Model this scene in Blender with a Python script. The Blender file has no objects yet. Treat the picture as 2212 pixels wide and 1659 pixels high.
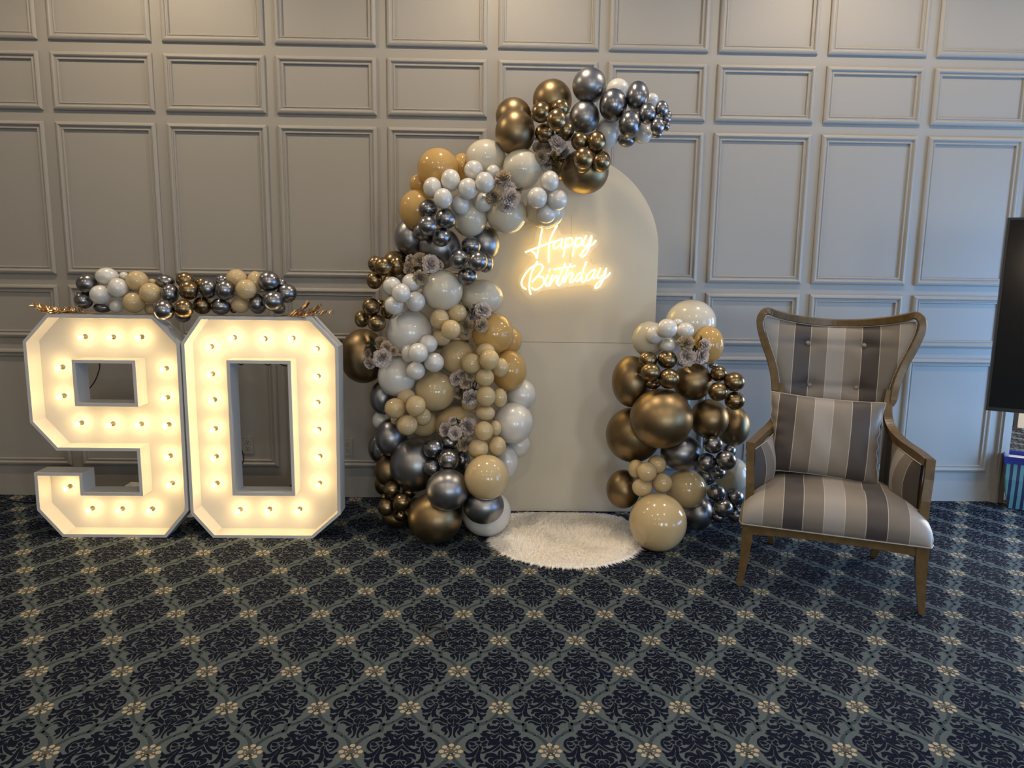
import bpy, bmesh, math, random
from mathutils import Vector, Matrix
from mathutils.geometry import tessellate_polygon

random.seed(7)
scene = bpy.context.scene
COL = scene.collection

# ------------------------------------------------------------------ camera
cam_d = bpy.data.cameras.new('camera')
cam_d.sensor_fit = 'HORIZONTAL'
cam_d.sensor_width = 36.0
cam_d.lens = 25.319
cam_d.clip_start = 0.05
cam_o = bpy.data.objects.new('camera', cam_d)
COL.objects.link(cam_o)
cam_o.matrix_world = Matrix(((0.99972757, -0.01012321, -0.02103086, 0.0),
                             (-0.01922946, 0.1534658, -0.98796684, 0.0),
                             (0.01322891, 0.98810211, 0.15322932, 1.5),
                             (0, 0, 0, 1)))
scene.camera = cam_o
scene.cycles.max_bounces = 4
scene.cycles.adaptive_threshold = 0.035
scene.cycles.diffuse_bounces = 2
scene.cycles.glossy_bounces = 2
scene.cycles.transmission_bounces = 3
scene.cycles.transparent_max_bounces = 8
scene.cycles.caustics_reflective = False
scene.cycles.caustics_refractive = False

# ------------------------------------------------------------------ light
vs = scene.view_settings
vs.view_transform = 'Standard'
vs.look = 'None'
vs.exposure = 0.40
vs.gamma = 1.0
vs.use_curve_mapping = False
world = bpy.data.worlds.new('world')
scene.world = world
world.use_nodes = True
world.node_tree.nodes['Background'].inputs[0].default_value = (0.55, 0.7, 1.0, 1)
world.node_tree.nodes['Background'].inputs[1].default_value = 0.3


def area(name, loc, target, sx, sy, power, color):
    d = bpy.data.lights.new(name, 'AREA')
    d.shape = 'RECTANGLE'
    d.size, d.size_y = sx, sy
    d.energy = power
    d.color = color
    o = bpy.data.objects.new(name, d)
    COL.objects.link(o)
    o.location = loc
    v = Vector(target) - Vector(loc)
    o.rotation_euler = v.to_track_quat('-Z', 'Y').to_euler()
    return o


DAY = (0.27, 0.54, 1.0)
WARM = (1.0, 0.80, 0.56)
WIN_R = [(4.7, 3.15, 1.0, 1.5, 1.9), (4.7, .9, 1.0, 1.5, 1.9)]          # windows in the right wall
for x, y, z, w, h in WIN_R:
    area('window_daylight', (x - .08, y, z), (x - 3, y, z), w, h, 84 if y > 2 else 34, DAY)
for x in (1.2, 3.9):                                                       # windows behind the camera
    area('window_daylight', (x, -4.42, 1.55), (x, 0, 1.55), .9, 1.3, 46, (.70, .85, 1))
area('window_daylight', (7.1, 6.0, 1.4), (4.6, 6.5, .7), 1.4, 1.8, 260, (1, .96, .9))  # unseen daylight source added to brighten the far space; no window modelled

SPOTS = [(5.4, 6.0)] + [(x, y) for x in (-4.2, -2.1, 0, 2.1, 4.1) for y in (3.75, 0.6, -2.2)]  # first spot is made up, added to brighten the passage and far wall
CEIL = 3.75


# ------------------------------------------------------------------ helpers
def mesh(name, verts, faces, smooth=False, mats=None, midx=None):
    me = bpy.data.meshes.new(name)
    me.from_pydata([tuple(v) for v in verts], [], faces)
    if midx:
        me.polygons.foreach_set('material_index', midx)
    if smooth:
        me.polygons.foreach_set('use_smooth', [True] * len(me.polygons))
    for m in (mats or []):
        me.materials.append(m)
    me.update()
    return me


def link(name, me, parent=None, loc=(0, 0, 0), rot=(0, 0, 0), scale=(1, 1, 1)):
    o = bpy.data.objects.new(name, me)
    COL.objects.link(o)
    o.location, o.rotation_euler, o.scale = loc, rot, scale
    if parent:
        o.parent = parent
    return o


def tag(o, label=None, cat=None, group=None, kind=None):
    if label: o['label'] = label
    if cat: o['category'] = cat
    if group: o['group'] = group
    if kind: o['kind'] = kind
    return o


def thing(name, label, cat, loc=(0, 0, 0), rz=0, group=None):
    return tag(link(name, None, None, loc, (0, 0, rz)), label, cat, group)


class MB:
    """collects shapes for ONE mesh"""
    def __init__(s):
        s.v, s.f = [], []

    def add(s, v, f):
        n = len(s.v)
        s.v += [tuple(p) for p in v]
        s.f += [tuple(i + n for i in q) for q in f]
        return s

    def box(s, x0, x1, y0, y1, z0, z1):
        v = [(x, y, z) for x in (x0, x1) for y in (y0, y1) for z in (z0, z1)]
        return s.add(v, [(0, 1, 3, 2), (4, 6, 7, 5), (0, 4, 5, 1), (2, 3, 7, 6), (0, 2, 6, 4), (1, 5, 7, 3)])

    def tube(s, pts, r, n=8, closed=False, prof=None, up=None):
        """sweep a round (or given) profile; r may be a list; up fixes the profile's first axis"""
        pts = [Vector(p) for p in pts]
        N = len(pts)
        rs = r if isinstance(r, (list, tuple)) else [r] * N
        prof = prof or [(math.cos(2 * math.pi * k / n), math.sin(2 * math.pi * k / n)) for k in range(n)]
        n = len(prof)
        a = None
        rings = []
        for i, p in enumerate(pts):
            q0 = pts[i - 1] if (i or closed) else p
            q1 = pts[(i + 1) % N] if (i < N - 1 or closed) else p
            t = (q1 - q0)
            t = t.normalized() if t.length > 1e-9 else Vector((0, 0, 1))
            if up is not None:
                u = up[i] if isinstance(up, list) else up
                a = Vector(u) - t * Vector(u).dot(t)
            else:
                if a is None:
                    a = t.orthogonal()
                a = a - t * a.dot(t)
            a = a.normalized() if a.length > 1e-6 else t.orthogonal().normalized()
            b = t.cross(a)
            rings.append([p + (a * c + b * d) * rs[i] for c, d in prof])
        v = [q for R in rings for q in R]
        f = []
        for i in range(N if closed else N - 1):
            j = (i + 1) % N
            for k in range(n):
                l = (k + 1) % n
                f.append((i * n + k, i * n + l, j * n + l, j * n + k))
        if not closed:
            f.append(tuple(range(n))[::-1])
            f.append(tuple((N - 1) * n + k for k in range(n)))
        return s.add(v, f)

    def lathe(s, prof, n=16, m=None):
        """prof: (radius, height) list around z, then matrix m"""
        v = []
        for r, h in prof:
            for k in range(n):
                a = 2 * math.pi * k / n
                p = Vector((r * math.cos(a), r * math.sin(a), h))
                v.append(m @ p if m else p)
        f = []
        for i in range(len(prof) - 1):
            for k in range(n):
                l = (k + 1) % n
                f.append((i * n + k, i * n + l, (i + 1) * n + l, (i + 1) * n + k))
        f.append(tuple(range(n))[::-1])
        f.append(tuple((len(prof) - 1) * n + k for k in range(n)))
        return s.add(v, f)

    def prism(s, poly, y0, y1):
        """closed (x, z) polygon given depth along y"""
        n = len(poly)
        v = [(x, y0, z) for x, z in poly] + [(x, y1, z) for x, z in poly]
        tri = tessellate_polygon([[Vector((x, z, 0)) for x, z in poly]])
        f = [tuple(t) for t in tri] + [tuple(i + n for i in t[::-1]) for t in tri]
        f += [(i, (i + 1) % n, n + (i + 1) % n, n + i) for i in range(n)]
        return s.add(v, f)

    def me(s, name, mat=None, smooth=False):
        me = mesh(name, s.v, s.f, smooth, [mat] if mat else None)
        bm = bmesh.new()
        bm.from_mesh(me)
        bmesh.ops.recalc_face_normals(bm, faces=bm.faces)
        bm.to_mesh(me)
        bm.free()
        return me

    def build(s, name, mat, parent=None, smooth=False, **k):
        return link(name, s.me(name, mat, smooth), parent, **k)


def catmull(pts, sub=6):
    P = [Vector((p[0], p[1], p[2] if len(p) > 2 else 0)) for p in pts]
    out = []
    for i in range(len(P) - 1):
        p0 = P[i - 1] if i else P[i] * 2 - P[i + 1]
        p1, p2 = P[i], P[i + 1]
        p3 = P[i + 2] if i + 2 < len(P) else P[i + 1] * 2 - P[i]
        for k in range(sub):
            t = k / sub
            out.append(.5 * ((2 * p1) + (p2 - p0) * t + (2 * p0 - 5 * p1 + 4 * p2 - p3) * t * t + (3 * p1 - p0 - 3 * p2 + p3) * t ** 3))
    out.append(P[-1])
    return out


# ------------------------------------------------------------------ materials
def mat(name, col, rough=.5, metal=0., bump=0., bscale=200., coat=0., var=0., vscale=20., trans=0., tcol=None, spec=.5, clear=0.):
    m = bpy.data.materials.new(name)
    m.use_nodes = True
    nt = m.node_tree
    N, Lk = nt.nodes, nt.links
    b = N['Principled BSDF']
    b.inputs['Base Color'].default_value = (*col, 1)
    b.inputs['Roughness'].default_value = rough
    b.inputs['Metallic'].default_value = metal
    b.inputs['Specular IOR Level'].default_value = spec
    b.inputs['Coat Weight'].default_value = coat
    b.inputs['Coat Roughness'].default_value = .06
    tc = N.new('ShaderNodeTexCoord')
    if bump:
        nz = N.new('ShaderNodeTexNoise')
        nz.inputs['Scale'].default_value = bscale
        nz.inputs['Detail'].default_value = 4
        Lk.new(tc.outputs['Object'], nz.inputs['Vector'])
        bp = N.new('ShaderNodeBump')
        bp.inputs['Strength'].default_value = bump
        bp.inputs['Distance'].default_value = .002
        Lk.new(nz.outputs['Fac'], bp.inputs['Height'])
        Lk.new(bp.outputs[0], b.inputs['Normal'])
    if var:
        nz = N.new('ShaderNodeTexNoise')
        nz.inputs['Scale'].default_value = vscale
        nz.inputs['Detail'].default_value = 1.5
        Lk.new(tc.outputs['Object'], nz.inputs['Vector'])
        rp = N.new('ShaderNodeValToRGB')
        rp.color_ramp.elements[0].position, rp.color_ramp.elements[1].position = .3, .7
        rp.color_ramp.elements[0].color = (*[c * (1 - var) for c in col], 1)
        rp.color_ramp.elements[1].color = (*[min(1, c * (1 + var)) for c in col], 1)
        Lk.new(nz.outputs['Fac'], rp.inputs[0])
        Lk.new(rp.outputs[0], b.inputs['Base Color'])
    out = N['Material Output']
    last = b.outputs[0]
    if trans:
        t = N.new('ShaderNodeBsdfTranslucent')
        t.inputs[0].default_value = (*(tcol or col), 1)
        mx = N.new('ShaderNodeMixShader')
        mx.inputs[0].default_value = trans
        Lk.new(last, mx.inputs[1])
        Lk.new(t.outputs[0], mx.inputs[2])
        last = mx.outputs[0]
        gl = N.new('ShaderNodeBsdfGlossy')
        gl.inputs['Roughness'].default_value = .10 if coat else .5
        fr = N.new('ShaderNodeFresnel')
        fr.inputs[0].default_value = 1.33 if coat else 1.2
        mx = N.new('ShaderNodeMixShader')
        Lk.new(fr.outputs[0], mx.inputs[0])
        Lk.new(last, mx.inputs[1])
        Lk.new(gl.outputs[0], mx.inputs[2])
        last = mx.outputs[0]
    if clear:
        t = N.new('ShaderNodeBsdfTransparent')
        mx = N.new('ShaderNodeMixShader')
        mx.inputs[0].default_value = clear
        Lk.new(last, mx.inputs[1])
        Lk.new(t.outputs[0], mx.inputs[2])
        last = mx.outputs[0]
    Lk.new(last, out.inputs['Surface'])
    return m


def fur(name, col):
    m = bpy.data.materials.new(name)
    m.use_nodes = True
    N, Lk = m.node_tree.nodes, m.node_tree.links
    N.remove(N['Principled BSDF'])
    d = N.new('ShaderNodeBsdfDiffuse')
    d.inputs[0].default_value = (*col, 1)
    t = N.new('ShaderNodeBsdfTranslucent')
    t.inputs[0].default_value = (*[c * .7 for c in col], 1)
    a = N.new('ShaderNodeAddShader')
    Lk.new(d.outputs[0], a.inputs[0])
    Lk.new(t.outputs[0], a.inputs[1])
    Lk.new(a.outputs[0], N['Material Output'].inputs['Surface'])
    return m


def emit(name, col, s):
    m = bpy.data.materials.new(name)
    m.use_nodes = True
    N = m.node_tree.nodes
    N.remove(N['Principled BSDF'])
    e = N.new('ShaderNodeEmission')
    e.inputs[0].default_value = (*col, 1)
    e.inputs[1].default_value = s
    m.node_tree.links.new(e.outputs[0], N['Material Output'].inputs['Surface'])
    return m


def stripes(name, axis, w, shift=0., L=(.325, .295, .272), T=(.175, .147, .120), D=(.053, .041, .038), T2=(.22, .186, .152)):
    """woven stripe cloth: light, taupe, dark, taupe ... mirrored about the light centre stripe"""
    m = mat(name, L, rough=.5, bump=.25, bscale=900)
    nt = m.node_tree
    N, Lk = nt.nodes, nt.links
    b = N['Principled BSDF']
    b.inputs['Sheen Weight'].default_value = .15
    tc = N.new('ShaderNodeTexCoord')
    sp = N.new('ShaderNodeSeparateXYZ')
    Lk.new(tc.outputs['Object'], sp.inputs[0])

    def mth(op, a, bb=None, clamp=False):
        n = N.new('ShaderNodeMath')
        n.operation = op
        for i, q in enumerate((a, bb)):
            if q is None: continue
            if isinstance(q, (int, float)): n.inputs[i].default_value = q
            else: Lk.new(q, n.inputs[i])
        return n.outputs[0]
    t = mth('ADD', mth('DIVIDE', mth('ADD', sp.outputs['XYZ'.index(axis)], shift), w), 40.5)   # stripe number, L centre at 40
    k = mth('MODULO', t, 4.0)
    fr = mth('FRACT', t)
    rp = N.new('ShaderNodeValToRGB')
    rp.color_ramp.interpolation = 'CONSTANT'
    e = rp.color_ramp.elements
    e[0].position, e[0].color = 0, (*L, 1)
    e[1].position, e[1].color = .25, (*T2, 1)
    x = e.new(.5); x.color = (*D, 1)
    x = e.new(.75); x.color = (*T, 1)
    Lk.new(mth('DIVIDE', k, 4.0), rp.inputs[0])
    line = mth('LESS_THAN', fr, .035)
    mx = N.new('ShaderNodeMix')
    mx.data_type = 'RGBA'
    Lk.new(line, mx.inputs['Factor'])
    Lk.new(rp.outputs[0], mx.inputs['A'])
    mx.inputs['B'].default_value = (.47, .42, .36, 1)
    Lk.new(mx.outputs['Result'], b.inputs['Base Color'])
    return m


M = dict(
    wall=mat('painted_wall', (.325, .302, .268), .55),
    ceiling=mat('ceiling_paint', (.7, .68, .64), .8),
    carpet=mat('carpet_ground', (.088, .108, .113), .95, var=.22, vscale=320, spec=.1),
    navy=mat('carpet_navy', (.0045, .0062, .0185), .95, var=.3, vscale=320, spec=.1),
    band=mat('carpet_band', (.039, .056, .067), .95, var=.25, vscale=320, spec=.1),
    gold_wool=mat('carpet_flower', (.42, .34, .225), .95, var=.2, vscale=320, spec=.1),
    brown_wool=mat('carpet_flower_eye', (.13, .09, .04), .95, spec=.1),
    marquee=mat('white_lacquer', (.66, .645, .62), .45),
    arch=mat('cream_panel', (.65, .56, .415), .5),
    glass=mat('bulb_glass', (1, 1, 1), .05, clear=.88, spec=.6),
    acrylic=mat('clear_acrylic', (.9, .9, .9), .08, clear=.93),
    socket=mat('bulb_socket', (.28, .24, .16), .4),
    white=mat('white_plastic', (.72, .70, .66), .35),
    black=mat('black_plastic', (.012, .012, .013), .4),
    screen=mat('tv_screen', (.006, .007, .009), .12, spec=.5),
    wood=mat('gold_brown_wood', (.125, .077, .028), .30, bump=.1, bscale=90, var=.18, vscale=30, coat=.25),
    button=mat('button_cloth', (.26, .22, .19), .6),
    welt=mat('welt_cord', (.42, .38, .33), .6),
    pile=fur('white_fur', (.78, .745, .69)),
    backing=mat('rug_backing', (.75, .73, .7), .8),
    G=mat('gold_chrome_latex', (.285, .205, .11), .29, metal=1.),
    G2=mat('gold_satin_latex', (.285, .205, .11), .40, metal=1.),
    S2=mat('silver_satin_latex', (.31, .31, .325), .36, metal=1.),
    S=mat('silver_chrome_latex', (.29, .29, .305), .28, metal=1.),
    W=mat('white_pearl_latex', (.93, .90, .84), .33, metal=.10, trans=.22, tcol=(.97, .90, .70), coat=.15),
    C=mat('ivory_latex', (.92, .85, .69), .22, trans=.30, tcol=(.99, .87, .55), coat=.15),
    P=mat('peach_latex', (.82, .53, .19), .16, trans=.36, tcol=(.99, .64, .17), coat=.15),
    N=mat('nude_latex', (.82, .63, .345), .16, trans=.28, tcol=(.97, .73, .30), coat=.15),
    m=mat('mauve_silk', (.84, .73, .67), .7, trans=.3, var=.12, vscale=60),
    b=mat('beige_silk', (.60, .48, .32), .7, trans=.3, var=.2, vscale=60),
    p=mat('blush_silk', (.80, .62, .46), .7, trans=.3, var=.12, vscale=60),
    leaf=mat('silk_leaf', (.045, .058, .028), .45, var=.3, vscale=50),
    gold_leaf=mat('metallic_gold_leaf', (.62, .40, .20), .28, metal=1.),
    blue=mat('royal_blue_cloth', (.012, .025, .22), .6),
    cloth=mat('white_sheet', (.62, .58, .52), .6),
    lamp=emit('downlight_glow', (1, .8, .55), 12),
    filament=emit('bulb_glow', (1, .84, .5), 30),
    neon=emit('neon_glow', (1, .70, .21), 8.5),
    seat_stripe=stripes('seat_stripe', 'X', .0885),
    back_stripe=stripes('back_stripe', 'X', .083, .012),
    pillow_stripe=stripes('pillow_stripe', 'X', .0865, .012),
    arm_stripe=stripes('arm_stripe', 'Y', .07, -.02),
    bag_stripe=stripes('bag_stripe', 'X', .019, 0, (.09, .30, .30), (.008, .02, .09), (.09, .30, .30), (.008, .02, .09)),
)

# ------------------------------------------------------------------ tables
BALLOONS = {
 'tall': [
  (0.079,4.231,2.366,0.1010,0.1019,'G'), (0.086,4.085,2.253,0.1089,0.1202,'G'), (0.294,4.220,2.454,0.1094,0.1123,'G'), (0.218,3.970,2.335,0.0515,0.0535,'G'),
  (0.321,3.970,2.360,0.0472,0.0468,'G'), (0.293,3.845,2.272,0.0514,0.0557,'G'), (0.243,4.032,2.242,0.0519,0.0503,'G'), (0.352,4.032,2.256,0.0508,0.0547,'G'),
  (0.485,4.095,2.506,0.0920,0.0929,'S'), (0.463,4.095,2.339,0.0827,0.0879,'S'), (0.608,4.032,2.392,0.0743,0.0857,'S'), (0.659,4.220,2.519,0.0629,0.0580,'W'),
  (0.737,4.032,2.439,0.0612,0.0801,'S'), (0.841,4.157,2.456,0.0359,0.0309,'W'), (0.782,3.970,2.339,0.0480,0.0549,'S'), (0.857,3.970,2.364,0.0353,0.0424,'S'),
  (0.916,4.070,2.350,0.0201,0.0269,'S'), (0.885,3.970,2.315,0.0238,0.0244,'S'), (0.830,3.932,2.268,0.0367,0.0427,'S'), (0.899,4.032,2.290,0.0200,0.0258,'S'),
  (0.851,4.032,2.248,0.0263,0.0225,'S'), (0.691,3.970,2.282,0.0596,0.0705,'S'), (0.702,4.120,2.230,0.0476,0.0385,'S'), (0.786,4.095,2.259,0.0500,0.0540,'W'),
  (0.600,4.145,2.270,0.0689,0.0808,'W'), (0.430,3.995,2.196,0.0467,0.0476,'G'), (0.516,3.970,2.190,0.0502,0.0564,'G'), (0.434,3.845,2.086,0.0509,0.0559,'G'),
  (0.545,3.970,2.091,0.0497,0.0558,'G'), (0.447,3.991,2.075,0.0472,0.0454,'G'), (0.475,4.129,2.058,0.1338,0.1225,'G'), (0.348,4.239,2.112,0.0716,0.0944,'G'),
  (-0.336,4.120,2.062,0.1148,0.1101,'P'), (-0.212,4.220,2.087,0.0542,0.0749,'P'), (-0.447,4.195,1.985,0.0565,0.0558,'P'), (-0.454,4.114,1.836,0.1002,0.1112,'P'),
  (-0.074,4.147,2.125,0.1140,0.1015,'C'), (-0.258,3.970,1.981,0.0522,0.0589,'W'), (-0.354,3.970,1.941,0.0504,0.0552,'W'), (-0.293,3.895,1.878,0.0497,0.0535,'W'),
  (-0.137,4.020,2.042,0.0517,0.0515,'W'), (-0.074,3.920,1.966,0.0503,0.0560,'W'), (-0.164,3.945,1.935,0.0525,0.0569,'W'), (-0.208,4.010,1.859,0.0518,0.0566,'W'),
  (-0.083,4.032,1.875,0.0531,0.0536,'W'), (-0.032,4.064,2.039,0.0400,0.0396,'W'), (0.124,4.070,2.057,0.1054,0.1106,'C'), (0.273,3.970,1.984,0.0496,0.0558,'W'),
  (0.205,3.945,1.894,0.0538,0.0562,'W'), (0.316,3.982,1.889,0.0548,0.0558,'W'), (0.259,4.018,1.818,0.0537,0.0517,'W'), (0.262,4.152,1.847,0.1143,0.1023,'C'),
  (0.044,4.107,1.820,0.1127,0.1126,'C'), (-0.160,4.119,1.799,0.1007,0.1089,'C'), (-0.500,4.201,1.687,0.0923,0.1128,'S'), (-0.327,4.120,1.628,0.1174,0.1177,'S'),
  (-0.380,3.995,1.833,0.0501,0.0487,'S'), (-0.280,3.945,1.778,0.0554,0.0549,'S'), (-0.371,3.870,1.735,0.0507,0.0521,'S'), (-0.410,3.995,1.711,0.0496,0.0481,'S'),
  (-0.306,3.957,1.681,0.0507,0.0497,'S'), (-0.075,4.183,1.659,0.0856,0.0988,'S'), (-0.149,3.995,1.639,0.0539,0.0489,'S'), (-0.212,3.945,1.566,0.0505,0.0537,'S'),
  (-0.107,3.870,1.555,0.0516,0.0532,'S'), (-0.068,3.995,1.548,0.0436,0.0525,'S'), (-0.167,3.995,1.474,0.0544,0.0498,'S'), (-0.585,4.158,1.541,0.0700,0.0705,'G'),
  (-0.686,4.095,1.535,0.0412,0.0451,'G'), (-0.623,3.982,1.522,0.0498,0.0507,'G'), (-0.564,4.063,1.531,0.0411,0.0497,'G'), (-0.682,4.032,1.446,0.0432,0.0485,'G'),
  (-0.602,4.095,1.437,0.0485,0.0424,'G'), (-0.498,4.225,1.503,0.0694,0.0693,'G'), (-0.576,3.970,1.416,0.0519,0.0527,'W'), (-0.472,3.995,1.437,0.0547,0.0507,'W'),
  (-0.513,3.857,1.383,0.0506,0.0523,'W'), (-0.562,3.945,1.314,0.0538,0.0507,'W'), (-0.446,3.945,1.336,0.0534,0.0546,'W'), (-0.307,4.032,1.394,0.1141,0.1155,'C'),
  (-0.088,4.145,1.356,0.1209,0.1008,'C'), (-0.695,3.995,1.302,0.0485,0.0503,'G'), (-0.762,4.070,1.229,0.0406,0.0484,'G'), (-0.664,3.983,1.214,0.0496,0.0479,'G'),
  (-0.619,4.095,1.279,0.0419,0.0502,'G'), (-0.669,4.145,1.318,0.0252,0.0203,'G'), (-0.783,4.207,1.004,0.1364,0.1607,'G'), (-0.496,4.078,1.158,0.1334,0.1334,'W'),
  (-0.568,4.066,0.907,0.1100,0.1165,'W'), (-0.378,3.945,1.106,0.0517,0.0508,'W'), (-0.425,3.857,1.065,0.0530,0.0546,'W'), (-0.488,3.971,1.049,0.0422,0.0522,'W'),
  (-0.347,3.945,1.004,0.0554,0.0550,'W'), (-0.446,3.932,0.958,0.0518,0.0505,'W'), (-0.319,3.982,1.239,0.0534,0.0579,'N'), (-0.223,4.020,1.272,0.0544,0.0510,'N'),
  (-0.251,3.895,1.190,0.0529,0.0535,'N'), (-0.309,4.007,1.138,0.0520,0.0481,'N'), (-0.181,4.095,1.153,0.0466,0.0406,'N'), (-0.025,4.095,1.154,0.1177,0.1173,'P'),
  (0.063,4.230,1.102,0.0825,0.0841,'P'), (-0.225,4.107,1.015,0.1047,0.0997,'N'), (0.070,4.137,0.936,0.1025,0.1201,'P'), (-0.064,3.993,1.061,0.0542,0.0497,'N'),
  (-0.043,3.907,1.028,0.0551,0.0575,'N'), (-0.142,3.957,0.999,0.0563,0.0568,'N'), (0.017,4.011,0.971,0.0491,0.0562,'N'), (-0.068,3.957,0.922,0.0535,0.0525,'N'),
  (-0.660,4.157,0.767,0.0786,0.1012,'S'), (-0.508,4.002,0.797,0.0534,0.0506,'N'), (-0.563,3.944,0.745,0.0596,0.0581,'N'), (-0.442,3.882,0.771,0.0548,0.0584,'N'),
  (-0.416,3.995,0.689,0.0494,0.0525,'N'), (-0.496,3.932,0.654,0.0586,0.0588,'N'), (-0.573,4.045,0.662,0.0313,0.0302,'N'), (-0.354,4.082,0.822,0.1194,0.1154,'N'),
  (-0.428,4.157,0.616,0.0918,0.0821,'N'), (-0.233,4.132,0.616,0.1300,0.1116,'N'), (-0.613,4.123,0.538,0.0921,0.1105,'S'), (-0.694,4.224,0.451,0.0742,0.0937,'S'),
  (-0.684,4.207,0.622,0.0530,0.0564,'W'), (-0.638,4.149,0.330,0.0794,0.0924,'G'), (-0.669,4.215,0.226,0.0619,0.0687,'G'), (-0.469,4.056,0.394,0.1436,0.1577,'S'),
  (-0.351,3.945,0.519,0.0586,0.0576,'S'), (-0.262,3.995,0.542,0.0540,0.0469,'S'), (-0.262,3.870,0.474,0.0571,0.0596,'S'), (-0.188,3.995,0.437,0.0403,0.0555,'S'),
  (-0.354,3.925,0.411,0.0584,0.0533,'S'), (-0.262,3.784,0.328,0.1172,0.1125,'S'), (-0.050,3.777,0.401,0.1223,0.1232,'N'), (-0.070,3.907,0.629,0.0528,0.0552,'N'),
  (-0.008,3.995,0.625,0.0378,0.0468,'N'), (-0.101,3.907,0.528,0.0588,0.0566,'N'), (0.005,3.945,0.534,0.0505,0.0559,'N'), (-0.063,3.970,0.718,0.0553,0.0434,'N'),
  (-0.061,3.945,0.818,0.0554,0.0583,'N'), (0.015,4.020,0.797,0.0444,0.0565,'N'), (-0.151,4.032,0.766,0.0500,0.0500,'N'), (0.096,4.111,0.633,0.1192,0.1205,'W'),
  (0.145,4.194,0.786,0.0877,0.0940,'W'), (0.131,4.223,0.477,0.0745,0.0765,'W'), (0.058,4.146,0.388,0.0720,0.1036,'W'), (-0.066,3.830,0.226,0.1133,0.1010,'S'),
  (-0.053,3.966,0.138,0.1427,0.1349,'W'), (-0.336,3.863,0.144,0.1520,0.1412,'G'), (-0.595,3.995,0.262,0.0480,0.0489,'G'), (-0.528,3.920,0.213,0.0507,0.0499,'G'),
  (-0.622,3.970,0.166,0.0501,0.0517,'G'), (-0.547,4.016,0.104,0.0435,0.0378,'G'), (-0.506,4.058,0.226,0.0427,0.0338,'G'), (-0.650,4.070,0.193,0.0214,0.0215,'G'),
  (-0.584,4.096,0.068,0.0863,0.0653,'G')],
 'column': [
  (1.107,4.110,1.232,0.1441,0.1287,'C'), (0.863,4.060,1.136,0.0982,0.1023,'C'), (0.914,3.856,1.213,0.0539,0.0526,'W'), (0.862,3.928,1.171,0.0457,0.0511,'W'),
  (1.025,3.904,1.198,0.0469,0.0448,'W'), (0.937,3.916,1.116,0.0465,0.0417,'W'), (0.998,3.976,1.234,0.0290,0.0258,'W'), (1.174,3.970,1.116,0.0835,0.1068,'P'),
  (0.765,4.036,0.896,0.1111,0.1461,'G'), (1.097,3.976,0.907,0.1104,0.1053,'G'), (0.824,3.892,1.037,0.0507,0.0459,'G'), (0.927,3.880,1.041,0.0538,0.0499,'G'),
  (0.826,3.820,0.978,0.0532,0.0502,'G'), (0.925,3.820,0.945,0.0573,0.0552,'G'), (0.863,3.916,0.900,0.0393,0.0284,'G'), (1.220,3.904,0.963,0.0446,0.0451,'G'),
  (1.293,3.856,0.926,0.0557,0.0522,'G'), (1.200,3.832,0.875,0.0514,0.0520,'G'), (1.302,3.856,0.822,0.0542,0.0507,'G'), (1.222,4.024,0.996,0.0260,0.0193,'S'),
  (0.899,3.841,0.722,0.1703,0.1638,'G'), (1.196,3.952,0.700,0.1068,0.1115,'G'), (1.367,4.048,0.640,0.0915,0.1178,'G'), (0.790,4.053,0.582,0.1575,0.1600,'G'),
  (1.055,3.976,0.499,0.1190,0.1007,'S'), (1.197,3.856,0.575,0.0532,0.0504,'S'), (1.314,3.928,0.522,0.0369,0.0365,'S'), (1.166,3.856,0.471,0.0525,0.0549,'S'),
  (1.261,3.820,0.495,0.0560,0.0543,'S'), (1.248,3.904,0.401,0.0429,0.0348,'S'), (1.221,4.024,0.352,0.0584,0.0592,'S'), (1.392,4.096,0.333,0.1005,0.1076,'C'),
  (0.781,3.880,0.427,0.0456,0.0528,'N'), (0.896,3.880,0.453,0.0515,0.0510,'N'), (0.824,3.796,0.435,0.0539,0.0534,'N'), (0.811,3.844,0.332,0.0564,0.0525,'N'),
  (0.921,3.844,0.358,0.0554,0.0550,'N'), (1.095,3.981,0.283,0.1162,0.1139,'N'), (0.739,4.024,0.265,0.0977,0.1136,'G'), (0.889,3.766,0.159,0.1568,0.1586,'N'),
  (1.178,4.021,0.127,0.0872,0.1056,'S'), (1.237,3.880,0.292,0.0496,0.0494,'S'), (1.352,3.904,0.258,0.0514,0.0506,'S'), (1.268,3.832,0.218,0.0523,0.0523,'S'),
  (1.365,3.904,0.156,0.0464,0.0472,'S'), (1.293,3.976,0.118,0.0404,0.0357,'S')],
 'top': [
  (-2.229,3.995,1.408,0.0566,0.0533,'S'), (-2.257,3.995,1.318,0.0464,0.0467,'S'), (-2.180,4.034,1.278,0.0480,0.0288,'S'), (-2.116,3.984,1.448,0.0588,0.0484,'W'),
  (-2.135,3.940,1.352,0.0530,0.0513,'W'), (-2.038,3.940,1.389,0.0504,0.0529,'W'), (-2.053,4.039,1.451,0.0262,0.0235,'W'), (-2.083,3.995,1.292,0.0376,0.0395,'W'),
  (-1.953,3.978,1.427,0.0576,0.0561,'N'), (-1.962,3.946,1.312,0.0574,0.0559,'N'), (-1.868,3.940,1.364,0.0557,0.0554,'N'), (-1.903,4.039,1.419,0.0228,0.0209,'N'),
  (-1.908,4.011,1.276,0.0309,0.0312,'N'), (-1.816,4.006,1.425,0.0497,0.0371,'S'), (-1.763,3.940,1.362,0.0441,0.0522,'S'), (-1.761,3.852,1.278,0.0514,0.0534,'S'),
  (-1.707,4.006,1.434,0.0473,0.0429,'G'), (-1.659,3.929,1.382,0.0499,0.0518,'G'), (-1.664,3.869,1.287,0.0479,0.0489,'G'), (-1.710,3.962,1.245,0.0408,0.0381,'S'),
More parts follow.
